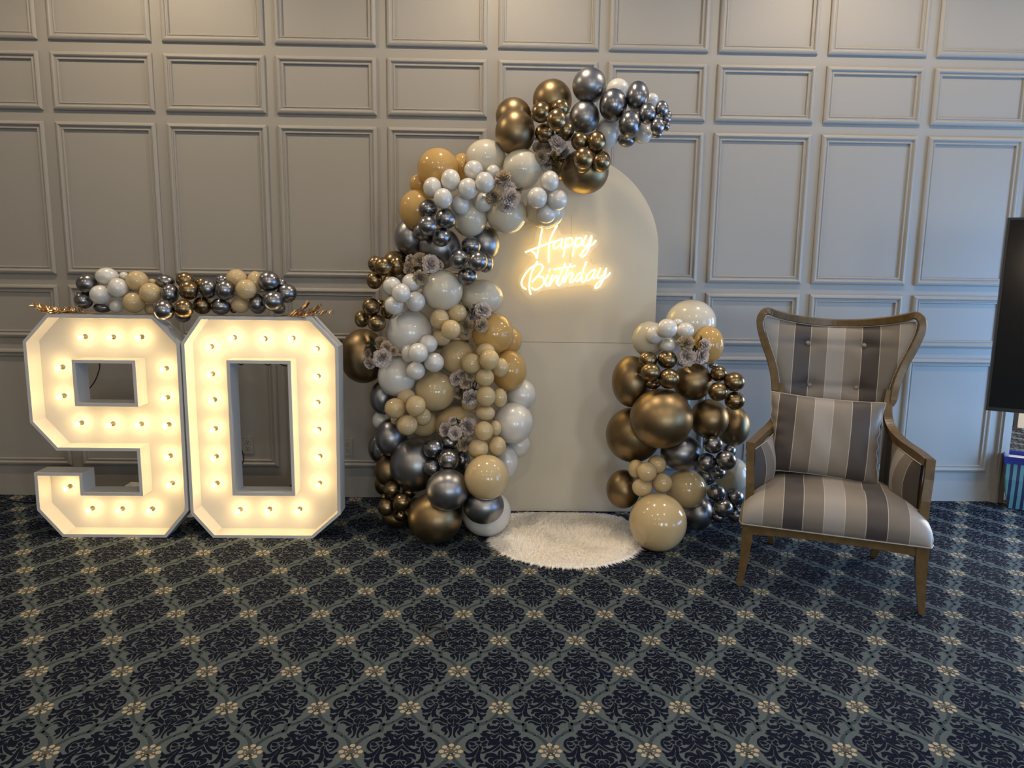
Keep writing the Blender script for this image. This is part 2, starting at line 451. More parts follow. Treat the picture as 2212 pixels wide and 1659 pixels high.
  (-1.624,4.022,1.415,0.0363,0.0334,'G'), (-1.610,3.978,1.300,0.0495,0.0492,'G'), (-1.565,3.957,1.390,0.0449,0.0515,'S'), (-1.464,3.934,1.385,0.0494,0.0537,'S'),
  (-1.510,4.022,1.431,0.0377,0.0362,'S'), (-1.508,3.973,1.296,0.0527,0.0466,'S'), (-1.422,3.989,1.449,0.0550,0.0489,'N'), (-1.327,4.007,1.429,0.0448,0.0599,'N'),
  (-1.351,3.928,1.390,0.0560,0.0545,'N'), (-1.405,3.984,1.304,0.0512,0.0433,'N'), (-1.238,3.962,1.434,0.0567,0.0566,'S'), (-1.150,3.980,1.371,0.0535,0.0528,'S'),
  (-1.190,4.022,1.422,0.0273,0.0298,'S'), (-1.205,3.917,1.331,0.0553,0.0547,'S'), (-1.305,3.967,1.312,0.0470,0.0554,'S'), (-1.204,4.000,1.290,0.0367,0.0342,'S'),
  (-1.459,4.028,1.272,0.0202,0.0159,'S')],
}
SPRAYS = [
 ([(0.212,4.086,2.176,0.0275,'b'), (0.227,4.028,2.115,0.0301,'b'), (0.260,4.086,2.174,0.0290,'p'), (0.310,4.028,2.181,0.0406,'m'), (0.351,4.136,2.166,0.0356,'m'), (0.260,4.136,2.087,0.0295,'m')],
  [(0.283,4.068,2.110,-80), (0.299,4.068,2.070,-60), (0.332,4.068,2.100,-20), (0.336,4.068,2.123,20)]),
 ([(0.026,3.985,2.000,0.0359,'b'), (-0.008,3.985,1.973,0.0240,'p'), (0.054,4.010,1.945,0.0347,'m'), (-0.022,3.981,1.897,0.0405,'b'), (0.063,3.998,1.893,0.0482,'m'), (0.045,3.985,1.847,0.0256,'m')],
  [(0.103,3.967,1.930,-10)]),
 ([(-0.490,4.083,1.564,0.0238,'m'), (-0.430,4.043,1.561,0.0360,'b'), (-0.495,4.083,1.516,0.0323,'p'), (-0.366,4.011,1.537,0.0454,'m'), (-0.323,4.024,1.532,0.0235,'m'), (-0.421,3.975,1.464,0.0369,'b')],
  [(-0.398,4.015,1.542,60), (-0.418,4.015,1.520,-90)]),
 ([(-0.082,4.035,1.289,0.0420,'m'), (-0.144,4.087,1.251,0.0331,'m'), (-0.175,4.046,1.201,0.0391,'b'), (-0.086,3.979,1.210,0.0339,'b'), (-0.130,4.033,1.316,0.0171,'m'), (-0.176,4.040,1.152,0.0141,'m')],
  [(-0.131,4.019,1.298,60), (-0.168,4.019,1.287,110)]),
 ([(-0.656,4.082,1.096,0.0348,'b'), (-0.614,4.017,1.081,0.0311,'p'), (-0.633,3.990,1.023,0.0450,'m'), (-0.715,4.050,0.984,0.0299,'m'), (-0.574,4.003,1.058,0.0233,'p'), (-0.726,4.048,1.036,0.0220,'b')],
  [(-0.711,4.014,1.090,150), (-0.697,4.014,1.114,100), (-0.718,4.014,1.071,190)]),
 ([(-0.227,4.049,0.904,0.0364,'m'), (-0.202,4.033,0.931,0.0252,'m'), (-0.175,4.033,0.882,0.0332,'p'), (-0.148,3.975,0.928,0.0264,'b'), (-0.144,3.975,0.813,0.0422,'m'), (-0.216,4.057,0.815,0.0303,'b')],
  [(-0.123,4.015,0.882,60), (-0.130,4.015,0.842,-50), (-0.193,4.015,0.838,230)]),
 ([(-0.285,4.005,0.616,0.0364,'m'), (-0.231,3.949,0.609,0.0344,'m'), (-0.246,4.001,0.669,0.0221,'m'), (-0.160,4.006,0.638,0.0459,'m'), (-0.174,3.943,0.554,0.0422,'b')],
  [(-0.225,3.983,0.668,140)]),
 ([(1.016,3.874,1.135,0.0408,'b'), (1.025,3.872,1.060,0.0423,'m'), (1.105,3.870,1.069,0.0382,'m'), (1.120,3.863,1.129,0.0299,'m'), (1.012,3.922,1.014,0.0208,'m')],
  [(1.065,3.854,1.098,-110), (1.093,3.854,1.149,65), (1.079,3.854,1.091,-60)]),
]
NEON_AT = (0.3939,4.3350,1.5775)
NEON = [
 [(-0.1359,0.1754),(-0.1453,0.1244),(-0.1546,0.0663),(-0.1609,0.0321),(-0.1646,0.0063),(-0.1784,0.0353),(-0.1995,0.0503)],
 [(-0.2341,0.0413),(-0.1892,0.0590),(-0.1340,0.0803),(-0.0858,0.0980),(-0.0513,0.1094)],
 [(-0.0482,0.2003),(-0.0698,0.1594),(-0.0846,0.1252),(-0.0926,0.0945),(-0.0945,0.0501),(-0.0944,-0.0184)],
 [(-0.0117,0.1228),(-0.0341,0.1157),(-0.0563,0.1018),(-0.0673,0.0812),(-0.0625,0.0642),(-0.0469,0.0685),(-0.0266,0.0920),(-0.0127,0.1211),(-0.0212,0.0852),(-0.0156,0.0689),(-0.0035,0.0735),(0.0083,0.0891)],
 [(0.0091,0.1265),(0.0015,0.0821),(-0.0073,0.0153)],
 [(0.0062,0.1027),(0.0179,0.1216),(0.0333,0.1276),(0.0447,0.1168),(0.0402,0.0912),(0.0208,0.0756),(0.0086,0.0771),(0.0222,0.0876),(0.0448,0.0879),(0.0540,0.0965)],
 [(0.0680,0.1308),(0.0557,0.0692),(0.0472,0.0212)],
 [(0.0617,0.1069),(0.0769,0.1241),(0.0907,0.1284),(0.1006,0.1193),(0.0978,0.0971),(0.0799,0.0781),(0.0624,0.0796),(0.0778,0.0883),(0.1005,0.0869)],
 [(0.1267,0.1435),(0.1127,0.1110),(0.1109,0.0888),(0.1233,0.0821),(0.1402,0.0977),(0.1580,0.1422),(0.1507,0.0979),(0.1379,0.0567),(0.1213,0.0291),(0.1042,0.0186),(0.0962,0.0305),(0.1118,0.0563),(0.1373,0.0789),(0.1648,0.0912),(0.1849,0.1161)],
 [(-0.1601,-0.0107),(-0.1804,-0.0471),(-0.1971,-0.0887),(-0.2060,-0.1406),(-0.2054,-0.1753),(-0.1968,-0.2082)],
 [(-0.1823,-0.0368),(-0.2150,-0.0648),(-0.2388,-0.0996),(-0.2523,-0.1343),(-0.2466,-0.1619),(-0.2236,-0.1773)],
 [(-0.1770,-0.0385),(-0.1563,-0.0279),(-0.1336,-0.0327),(-0.1290,-0.0516),(-0.1449,-0.0793),(-0.1688,-0.1090),(-0.1893,-0.1352)],
 [(-0.1681,-0.1083),(-0.1445,-0.1000),(-0.1240,-0.1077),(-0.1187,-0.1291),(-0.1322,-0.1570),(-0.1571,-0.1747),(-0.1781,-0.1767),(-0.1923,-0.1654)],
 [(-0.0825,-0.0534),(-0.0898,-0.0734)],
 [(-0.0951,-0.0873),(-0.1090,-0.1255),(-0.1103,-0.1456),(-0.1004,-0.1542),(-0.0860,-0.1373),(-0.0778,-0.1113),(-0.0671,-0.0887)],
 [(-0.0671,-0.0887),(-0.0817,-0.1252),(-0.0856,-0.1536),(-0.0705,-0.1250),(-0.0518,-0.0988),(-0.0379,-0.0962),(-0.0433,-0.1212),(-0.0386,-0.1437),(-0.0272,-0.1504),(-0.0126,-0.1277),(-0.0029,-0.0965)],
 [(0.0057,-0.0188),(-0.0124,-0.0638),(-0.0322,-0.1141),(-0.0369,-0.1384)],
 [(0.0389,-0.0218),(0.0190,-0.0634),(-0.0002,-0.1345),(0.0199,-0.0996),(0.0404,-0.0769),(0.0528,-0.0836),(0.0396,-0.1167),(0.0365,-0.1323),(0.0505,-0.1297),(0.0692,-0.1094)],
 [(-0.0632,-0.0576),(-0.0128,-0.0483),(0.0672,-0.0352)],
 [(0.1050,-0.0743),(0.0826,-0.0850),(0.0685,-0.1094),(0.0767,-0.1248),(0.0945,-0.1125),(0.1087,-0.0812)],
 [(0.1311,-0.0085),(0.1166,-0.0500),(0.1056,-0.0950),(0.1054,-0.1227),(0.1161,-0.1295),(0.1325,-0.1154)],
 [(0.1867,-0.0543),(0.1625,-0.0632),(0.1387,-0.0877),(0.1324,-0.1120),(0.1466,-0.1187),(0.1687,-0.0959),(0.1851,-0.0577),(0.1757,-0.0941),(0.1796,-0.1079),(0.1968,-0.0973)],
 [(0.2179,-0.0452),(0.2022,-0.0799),(0.1993,-0.0990),(0.2128,-0.1040),(0.2333,-0.0864),(0.2523,-0.0465),(0.2438,-0.0863),(0.2276,-0.1281),(0.2109,-0.1526),(0.1937,-0.1650),(0.1871,-0.1571),(0.2005,-0.1354),(0.2272,-0.1142),(0.2547,-0.0965),(0.2756,-0.0721)]]
NEON_EDGE = [(-0.0453,0.2240),(-0.0260,0.2142),(-0.0221,0.1939),(-0.0319,0.1701),(-0.0211,0.1533),(0.0067,0.1503),(0.0379,0.1524),(0.0655,0.1579),(0.0899,0.1549),(0.1138,0.1705),(0.1416,0.1675),(0.1662,0.1594),(0.1983,0.1326),(0.2077,0.1123),(0.1997,0.0883),(0.1726,0.0640),(0.1594,0.0399),(0.1495,0.0192),(0.1572,-0.0047),(0.1718,-0.0252),(0.2101,-0.0178),(0.2556,-0.0206),(0.2845,-0.0443),(0.2977,-0.0718),(0.2900,-0.1030),(0.2663,-0.1276),(0.2495,-0.1521),(0.2257,-0.1767),(0.1943,-0.1841),(0.1729,-0.1739),(0.1581,-0.1498),(0.1334,-0.1449),(0.1020,-0.1522),(0.0529,-0.1546),(0.0145,-0.1621),(-0.0308,-0.1765),(-0.0590,-0.1717),(-0.0869,-0.1790),(-0.1219,-0.1812),(-0.1635,-0.2060),(-0.1772,-0.2271),(-0.1981,-0.2343),(-0.2193,-0.2241),(-0.2301,-0.2069),(-0.2621,-0.1795),(-0.2766,-0.1450),(-0.2701,-0.1069),(-0.2498,-0.0687),(-0.2155,-0.0304),(-0.1950,-0.0061),(-0.2024,0.0144),(-0.2268,0.0175),(-0.2547,0.0239),(-0.2637,0.0443),(-0.2518,0.0650),(-0.2105,0.0826),(-0.1829,0.0966),(-0.1767,0.1341),(-0.1687,0.1715),(-0.1432,0.1939),(-0.1085,0.1910),(-0.0777,0.2067)]
MOTIF = [  # right half of the damask figure, millimetres
 [(-4.0,171.9),(1.7,175.1),(8.0,174.0),(15.1,168.4),(7.6,166.3),(1.7,160.1),(-1.8,153.2),(-3.3,153.2)],
 [(-2.8,146.4),(3.5,155.3),(12.5,160.8),(21.1,159.0),(25.2,153.2),(25.3,143.6),(17.3,141.1),(12.5,145.7),(11.0,151.8),(5.4,149.1),(1.8,143.6),(-2.8,143.1)],
 [(-2.5,137.5),(5.1,139.5),(6.3,130.0),(12.6,126.6),(21.6,130.0),(30.9,128.0),(33.4,124.6),(33.7,135.4),(38.0,142.9),(42.4,128.6),(42.0,117.8),(38.4,112.5),(30.1,109.8),(16.4,111.9),(7.0,116.6),(1.8,128.7),(-2.6,132.7)],
 [(-2.7,127.3),(-0.6,123.3),(4.2,112.6),(12.1,105.9),(22.9,101.2),(30.3,105.2),(29.2,96.6),(21.7,94.0),(17.5,87.4),(7.4,94.0),(3.5,96.6),(1.8,91.4),(0.4,83.5),(-2.1,83.5)],
 [(3.8,90.1),(8.5,86.1),(16.2,82.2),(23.9,78.3),(30.1,74.4),(22.9,69.2),(20.9,62.1),(15.6,64.7),(9.1,75.7),(3.3,84.8)],
 [(32.8,101.9),(40.2,105.2),(50.1,103.8),(56.3,100.5),(58.0,93.9),(56.0,87.3),(61.9,90.6),(64.3,87.3),(57.8,76.9),(49.7,73.0),(43.8,69.2),(40.5,58.9),(34.0,52.5),(36.7,41.1),(38.6,31.0),(35.1,27.2),(26.7,32.3),(20.3,28.5),(11.0,36.1),(5.3,47.5),(0.9,60.2),(-1.8,73.1),(-0.1,78.3),(6.5,66.7),(15.8,59.6),(24.8,58.9),(31.3,65.3),(33.2,73.1),(28.5,78.3),(22.9,84.1),(24.3,87.4),(32.7,84.8),(41.5,90.0),(44.4,93.9),(42.8,97.9)],
 [(-1.3,52.6),(2.2,48.8),(9.6,34.8),(20.6,22.3),(32.8,12.3),(40.1,11.1),(45.8,17.2),(51.6,18.5),(52.6,9.8),(48.4,4.9),(46.4,1.2),(53.8,-2.5),(59.8,-7.4),(55.5,-11.0),(46.7,-7.3),(34.8,-1.2),(24.2,6.2),(12.7,17.3),(3.1,32.3),(-1.6,39.9)],
 [(-1.9,32.3),(3.7,22.3),(13.1,9.9),(23.1,-1.2),(18.8,-2.4),(9.8,3.8),(2.1,11.2),(-1.9,16.1)],
 [(65.1,60.7),(63.9,55.4),(60.5,51.5),(55.7,50.1),(50.8,51.6),(47.1,55.5),(45.6,60.8),(46.7,66.1),(50.2,70.0),(55.0,71.5),(59.9,70.0),(63.6,66.1)],
 [(68.7,62.7),(73.8,69.1),(80.5,71.7),(87.3,67.8),(90.4,62.0),(98.0,58.7),(104.0,51.0),(108.7,38.3),(109.6,25.8),(106.0,15.8),(98.8,6.0),(90.2,-0.2),(85.8,-2.0),(86.5,2.3),(94.4,10.9),(100.0,23.3),(101.3,34.6),(99.7,46.0),(95.1,51.1),(87.7,48.5),(78.0,49.8),(69.7,55.0)],
 [(39.4,47.4),(43.7,51.8),(49.1,47.4),(58.2,41.0),(57.7,33.4),(48.9,32.8),(42.0,38.5)],
 [(60.3,46.1),(66.9,48.6),(74.4,46.0),(76.8,41.0),(74.6,39.7),(67.0,43.5),(61.1,42.3)],
 [(71.6,37.8),(70.4,34.6),(67.3,33.3),(64.2,34.6),(62.8,37.8),(64.0,41.0),(67.1,42.4),(70.3,41.0)],
 [(78.4,35.9),(84.9,42.2),(93.7,46.0),(98.3,40.9),(96.9,33.3),(89.6,28.3),(81.4,30.2)],
 [(72.6,30.9),(75.6,29.6),(82.3,23.4),(93.4,23.3),(92.8,15.9),(82.6,13.4),(76.5,19.6)],
 [(42.3,31.6),(49.7,29.7),(60.0,31.6),(55.7,25.9),(51.5,22.2),(45.5,24.7)],
 [(66.7,29.0),(60.2,24.7),(56.8,17.2),(60.3,-0.1),(62.2,-14.7),(63.0,-19.2),(61.3,-33.6),(56.6,-43.1),(49.7,-50.2),(53.4,-54.9),(60.5,-52.6),(66.1,-49.1),(69.8,-53.8),(72.6,-51.4),(75.2,-39.6),(75.5,-26.5),(73.0,-14.4),(68.3,-2.3),(67.3,9.8),(65.6,18.4),(68.6,25.9)],
 [(69.4,24.6),(74.6,11.0),(84.4,-3.8),(87.4,-7.2),(96.2,-10.9),(103.4,-8.5),(108.5,-2.4),(112.8,1.3),(112.9,-8.5),(106.5,-17.0),(108.0,-24.2),(105.2,-30.2),(98.0,-29.0),(90.7,-25.4),(86.4,-28.9),(80.5,-24.1),(75.9,-13.2),(72.0,-2.3),(69.1,9.7)],
 [(78.5,-28.9),(82.1,-30.1),(88.0,-37.3),(95.3,-40.9),(105.3,-35.0),(105.4,-42.1),(101.2,-49.2),(94.8,-53.9),(93.5,-58.5),(97.1,-62.1),(92.2,-67.9),(85.2,-71.3),(86.4,-62.0),(84.8,-52.6),(79.6,-43.2)],
 [(-2.1,6.3),(2.6,1.3),(5.2,-7.2),(5.8,-11.8),(4.5,-21.5),(3.3,-25.1),(-1.2,-25.1)],
 [(-1.2,-25.1),(6.1,-22.7),(10.8,-16.7),(19.1,-9.4),(29.2,-7.6),(39.5,-10.7),(44.1,-15.0),(43.5,-20.4),(48.1,-27.6),(47.1,-37.2),(41.9,-34.8),(38.1,-28.8),(31.5,-25.2),(22.8,-25.7),(16.5,-29.9),(17.0,-39.4),(-1.8,-37.0)],
 [(18.0,-31.1),(27.3,-29.3),(34.7,-34.7),(36.5,-43.1),(34.0,-51.3),(28.5,-56.0),(22.3,-61.2),(20.1,-58.3),(23.9,-48.9),(19.5,-46.5),(16.3,-39.4)],
 [(5.8,-44.1),(14.4,-44.2),(17.5,-50.1),(17.2,-57.1),(12.9,-57.1),(9.0,-50.0)],
 [(-1.7,-44.1),(1.7,-47.7),(7.2,-57.1),(13.1,-61.8),(17.7,-67.6),(16.0,-75.7),(11.4,-82.6),(5.9,-86.0),(-0.9,-83.9),(7.1,-81.4),(10.2,-71.0),(8.6,-62.9),(2.9,-57.1),(-1.8,-55.9)],
 [(-1.7,-60.3),(2.5,-61.7),(6.6,-66.4),(7.9,-72.2),(6.2,-78.5),(2.9,-81.4),(-1.0,-81.9)],
 [(-1.1,-87.1),(5.3,-88.2),(7.1,-95.1),(-1.1,-109.7)],
 [(16.5,-87.1),(18.9,-76.8),(22.1,-69.9),(28.8,-63.0),(37.1,-56.0),(43.9,-49.0),(46.2,-51.3),(44.3,-58.4),(45.2,-63.0),(52.9,-60.1),(61.5,-60.2),(68.0,-65.4),(71.8,-74.7),(73.5,-83.9),(69.2,-80.5),(61.1,-72.4),(52.5,-70.0),(43.4,-72.3),(35.2,-78.0),(25.6,-84.9),(17.3,-88.3)],
 [(17.6,-94.0),(26.0,-92.9),(32.7,-87.2),(40.9,-80.4),(49.3,-77.5),(56.4,-78.1),(61.5,-85.0),(59.5,-88.4),(51.6,-83.8),(46.2,-88.4),(41.3,-90.7),(38.1,-98.6),(30.5,-99.7),(22.0,-98.0)],
 [(13.8,-89.4),(15.0,-98.5),(15.8,-113.1),(10.7,-123.1),(7.1,-131.9),(5.5,-141.8),(6.8,-152.7),(10.8,-162.9),(6.0,-162.3),(2.2,-154.8),(0.2,-143.9),(-0.0,-128.6),(0.6,-116.4),(6.2,-103.0),(9.0,-91.7)],
 [(17.3,-101.9),(23.6,-103.1),(30.9,-109.8),(35.6,-119.9),(33.1,-126.5),(27.7,-130.9),(22.4,-134.2),(22.1,-141.9),(24.2,-150.6),(19.6,-148.4),(15.2,-141.8),(12.5,-130.9),(17.7,-124.3),(19.4,-116.5)]]
BAND = [(2.9,222.4),(11.4,192.3),(26.0,171.2),(44.7,150.4),(62.7,140.1),(79.7,137.8),(80.5,105.1),(95.8,97.1),(114.9,82.6),(132.3,63.1),(145.8,40.8),(151.6,20.7)]


# ------------------------------------------------------------------ room shell
WY = 4.665            # face of the panelled wall
XR = 3.44             # where it ends
wall_b = tag(MB().box(-5.6, XR, WY, WY + .16, 0, CEIL).build('wall_back', M['wall']), 'beige painted wall with rows of panel mouldings', kind='structure')
tag(MB().box(-5.76, -5.6, -4.5, WY + .16, 0, CEIL).build('wall_left', M['wall']), kind='structure')
wall_f = tag(MB().box(-5.76, 7.36, -4.66, -4.5, 0, CEIL).build('wall_front', M['wall']), kind='structure')
tag(MB().box(4.8, 4.96, -4.5, 4.2, 0, CEIL).build('wall_right', M['wall']), kind='structure')
tag(MB().box(7.2, 7.36, 4.2, 7.26, 0, CEIL).build('wall_side', M['wall']), kind='structure')
tag(MB().box(XR, 7.36, 7.1, 7.26, 0, CEIL).build('wall_far', M['wall']), kind='structure')
tag(MB().box(XR - .12, XR, WY + .16, 7.1, 0, CEIL).build('wall_passage', M['wall']), kind='structure')
ceil_o = tag(MB().box(-5.76, 7.36, -4.66, 7.26, CEIL, CEIL + .1).build('ceiling', M['ceiling']), kind='structure')
floor = tag(MB().box(-5.76, 7.36, -4.66, 7.26, -.1, 0).build('floor', M['carpet']), 'blue grey carpet with navy damask figures and gold flowers', kind='structure')
tag(MB().box(XR - .075, XR + .004, WY - .022, WY + .0, 0, CEIL).box(XR - .06, XR - .045, WY - .034, WY - .022, 0, CEIL).build('trim_1', M['wall']), kind='structure')

# raised picture-frame mouldings, one object per panel
PROF = [(0, 0), (.001, .012), (.006, .0165), (.013, .020), (.020, .0215), (.026, .018), (.030, .0105), (.036, .0095), (.0405, .013), (.0455, .013), (.049, .008), (.050, 0)]


def frame_mesh(w, h):
    v, f = [], []
    n = len(PROF)
    for cx, cz, sx, sz in ((0, 0, 1, 1), (w, 0, -1, 1), (w, h, -1, -1), (0, h, 1, -1)):
        for d, e in PROF:
            v.append((cx + sx * d, -e, cz + sz * d))
    for c in range(4):
        for k in range(n - 1):
            d = (c + 1) % 4
            f.append((c * n + k, d * n + k, d * n + k + 1, c * n + k + 1))
    me = MB().add(v, f).me('panel_moulding', M['wall'])
    return me


ROWS = [(2.848, 3.62), (2.443, 2.784), (1.450, 2.378), (1.046, 1.385), (.206, .975)]
for z0, z1 in ROWS:
    fm = frame_mesh(.61276, z1 - z0)
    for c in range(-3, 10):
        link('panel_moulding', fm, wall_b, (-3.39933 + c * .67723, WY + .0005, z0))

# windows of the room (daylight comes in through them)
for i, (x, y, z, w, h) in enumerate(WIN_R):
    b = MB()
    for s in (-1, 1):
        b.box(x + .02, x + .1, y + s * w / 2 - .04, y + s * w / 2 + .04, z - h / 2 - .04, z + h / 2 + .04)
        b.box(x + .02, x + .1, y - w / 2, y + w / 2, z + s * h / 2 - .04, z + s * h / 2 + .04)
    tag(b.build('window_%d' % (i + 1), M['white']), kind='structure')
for i, x in enumerate((1.2, 3.9)):
    b = MB()
    for s in (-1, 1):
        b.box(x + s * .49 - .04, x + s * .49 + .04, -4.5, -4.44, .82, 2.28)
        b.box(x - .49, x + .49, -4.5, -4.44, 1.55 + s * .69 - .04, 1.55 + s * .69 + .04)
    tag(b.build('window_%d' % (i + 3), M['white']), kind='structure')

# ------------------------------------------------------------------ carpet figure, woven 0.5 mm proud of the ground
SA, SB, CX, CY = .314954, .231477, -.44848, 2.07395


def grow(p, d):
    """fatten a closed figure by d"""
    n = len(p)
    ar = sum(p[i - 1][0] * p[i][1] - p[i][0] * p[i - 1][1] for i in range(n))
    s = 1 if ar < 0 else -1
    out = []
    for i in range(n):
        a, b, c = Vector(p[i - 1]), Vector(p[i]), Vector(p[(i + 1) % n])
        e1, e2 = (b - a), (c - b)
        if e1.length < 1e-6 or e2.length < 1e-6:
            out.append(p[i])
            continue
        e1.normalize()
        e2.normalize()
        n1, n2 = Vector((-e1.y, e1.x)), Vector((-e2.y, e2.x))
        k = (n1 + n2) / max(.6, 1 + n1.dot(n2))
        out.append(tuple(b + k * d * s))
    return out


def carpet():
    V, F, I = [], [], []

    def poly(pts, k, z):
        n = len(V)
        V.extend((x, y, z) for x, y in pts)
        F.append(tuple(range(n, n + len(pts))))
        I.append(k)
    cell = []
    for p in MOTIF:
        q = grow([((x + 2.7) / 1000, y / 1000) for x, y in p], .0008)
        q = [(max(x, .0003), y) for x, y in q]
        cell.append((q, 0))
        cell.append(([(-x, y) for x, y in q][::-1], 0))
    band = [(x / 1000, y / 1000) for x, y in BAND]
    wd = .0078
    for s in (1, -1):
        for i in range(len(band) - 1):
            (x0, y0), (x1, y1) = band[i], band[i + 1]
            steep = abs(x1 - x0) < .004
            if steep:
                q = [(x0 - .0085, y0 + .007), (x0 + .0085, y0 + .007), (x1 + .0085, y1 - .007), (x1 - .0085, y1 - .007)]
            else:
                q = [(x0, y0 + wd), (x1, y1 + wd), (x1, y1 - wd), (x0, y0 - wd)]
                if abs(y1 - y0) > abs(x1 - x0):
                    q = [(x0 - wd, y0), (x0 + wd, y0), (x1 + wd, y1), (x1 - wd, y1)]
            cell.append(([(s * x, y) for x, y in q], 1))
    flower = []
    for k in range(8):
        a = math.pi / 4 * k
        for R, r, n in ((.030, .0088, 8), (.0158, .0034, 6)):
            flower.append(([(R * math.cos(a) + r * math.cos(2 * math.pi * j / n), R * math.sin(a) + r * math.sin(2 * math.pi * j / n)) for j in range(n)], 2))
    flower.append(([(.0075 * math.cos(j * .785), .0075 * math.sin(j * .785)) for j in range(8)], 3))
    zs = (.0006, .0003, .0007, .0007)
    for r in range(-4, 23):
        far = r > 11
        for c2 in range(-26, 52):
            c = c2 / 2
            x, y = CX + c * SA, CY + r * SB
            if abs(x) > 1.7 * max(y, .6) + .6 or x > 7.1 or x < -5.5 or y > 7.0:
                continue
            if far and x < XR + .12:
                continue
            is_fl = (r % 2 == 0) == (c2 % 2 == 0)
            for pts, k in (flower if is_fl else cell):
                poly([(x + px - .004 * (r * SB), y + py + .004 * c * SA) for px, py in pts], k, zs[k])
    return mesh('damask_figure', V, F, False, [M['navy'], M['band'], M['gold_wool'], M['brown_wool']], I)


tag(link('damask_figure', carpet(), floor), 'navy damask figures and small gold flowers woven into carpet', kind='stuff')

# ------------------------------------------------------------------ ceiling downlights, plus one added to brighten the passage
dl_ring = MB().lathe([(.075, 0), (.095, -.004), (.095, .0), (.075, .001)], 20).me('ring', M['white'])
dl_lamp = MB().lathe([(.0, .0), (.072, 0), (.072, .004)], 20).me('lamp', M['lamp'])
for i, (x, y) in enumerate(SPOTS):
    t = link('downlight', dl_ring, ceil_o, (x, y, CEIL - .002))
    link('lamp', dl_lamp, t)
    d = bpy.data.lights.new('downlight_beam', 'SPOT')
    d.energy, d.color, d.spot_size, d.spot_blend, d.shadow_soft_size = (68 if y > 3 else 40) * (.42 if x < -3 else .6 if x > 4 else 1), WARM, math.radians(172), .6, .06
    o = link('downlight_beam', d, t, (0, 0, -.02))

# wall lamps behind the camera
for x in (-3.6, -2.9, -.5, .15, 2.55, 5.2):
    s = MB().lathe([(.02, -.12), (.055, -.1), (.075, .08), (.06, .1)], 14, Matrix.Translation((x, -4.40, 1.75))).build('wall_lamp', M['lamp'], wall_f)
    d = bpy.data.lights.new('wall_lamp_light', 'POINT')
    d.energy, d.color, d.shadow_soft_size = 9, WARM, .09
    link('wall_lamp_light', d, s, (x, -4.25, 1.75))

# ------------------------------------------------------------------ arch panel
ARC = (.395, 1.63, .57)
AY = 4.392


def arch_boards():
    t = thing('arch_backdrop', 'tall cream arched backdrop panel standing against panelled wall', 'backdrop', (ARC[0], AY, 0))
    r, zc = ARC[2], ARC[1]
    MB().box(-r, r, 0, .018, .004, 1.079).build('lower_board', M['arch'], t)
    poly = [(-r, 1.081), (r, 1.081)] + [(r * math.cos(math.pi * k / 48), zc + r * math.sin(math.pi * k / 48)) for k in range(49)]
    MB().prism(poly, 0, .018).build('upper_board', M['arch'], t)
    b = MB()
    for s in (-1, 1):
        b.box(s * .42 - .02, s * .42 + .02, .018, .058, 0, 1.7)
    b.box(-.44, .44, .018, .05, 1.04, 1.12)
    b.build('rear_batten', M['arch'], t)


arch_boards()

# ------------------------------------------------------------------ neon sign
sign = thing('neon_sign', 'glowing script sign reading Happy Birthday hung on arched backdrop', 'sign', NEON_AT)
for st in NEON:
    pts = [(p.x, 0, p.y) for p in catmull(st, 5)]
    o = MB().tube(pts, .0043, prof=[(-1, 0), (-.77, .64), (0, 1), (.6, .8), (.95, .4), (.95, -.4), (.6, -.8), (0, -1), (-.77, -.64)], up=(0, 1, 0)).build('letter_tube', M['neon'], sign, True)
    MB().tube(pts, .0043, prof=[(.26, .55), (2.0, .55), (2.0, -.55), (.26, -.55)], up=(0, 1, 0)).build('tube_base', M['white'], o)
edge = catmull(NEON_EDGE + NEON_EDGE[:1], 4)[:-1]
MB().prism([(p.x, p.y) for p in edge], .009, .014).build('acrylic_backing', M['acrylic'], sign)
wire = MB()
wire.tube([(.036, .012, -.02), (.037, .014, .09), (.037, .016, .26)], .0009, 5)
wire.build('hanging_wire', M['socket'], sign)
wire = MB()
wire.tube([(.141, .012, -.07), (.141, .012, -.1)], .0008, 5)
wire.build('hanging_wire', M['socket'], sign)
stand = MB()
for px, pz in ((-.2, -.1), (.17, .0), (.0, .13), (.22, -.16)):
    stand.lathe([(.004, 0), (.004, .043)], 10, Matrix.Translation((px, .0135, pz)) @ Matrix.Rotation(math.radians(-90), 4, 'X'))
stand.build('standoff', M['white'], sign)

# ------------------------------------------------------------------ marquee numbers
NF, NB = 3.905, 4.025
RIM = .0175


def offset_loop(loop, d):
    """move every edge of a closed counter-clockwise (x, z) loop inwards by d"""
    n = len(loop)
    out = []
    for i in range(n):
        p0, p1, p2 = Vector(loop[i - 1]), Vector(loop[i]), Vector(loop[(i + 1) % n])
        e1, e2 = (p1 - p0).normalized(), (p2 - p1).normalized()
        n1, n2 = Vector((-e1.y, e1.x)), Vector((-e2.y, e2.x))
        k = (n1 + n2)
        out.append(tuple(p1 + k * (d / max(.2, 1 + n1.dot(n2)))))
    return out


def bulb_meshes():
    T = Matrix.Rotation(math.radians(90), 4, 'X')            # lathe axis z -> -y (towards the room)
    sock = MB().lathe([(.0135, 0), (.0135, .004), (.0085, .006), (.0085, .028), (.0075, .030)], 14, T).me('socket', M['socket'], True)
    prof = [(.0075, .028), (.010, .033), (.0135, .039), (.0148, .046), (.0135, .053), (.0095, .059), (.004, .0622), (.0004, .063)]
    gl = MB().lathe(prof, 16, T).me('bulb', M['glass'], True)
    core = MB().lathe([(.001, .034), (.0045, .038), (.0055, .045), (.0045, .051), (.001, .054)], 10, T).me('filament', M['filament'], True)
    return sock, gl, core


SOCK, GLOBE, CORE = bulb_meshes()


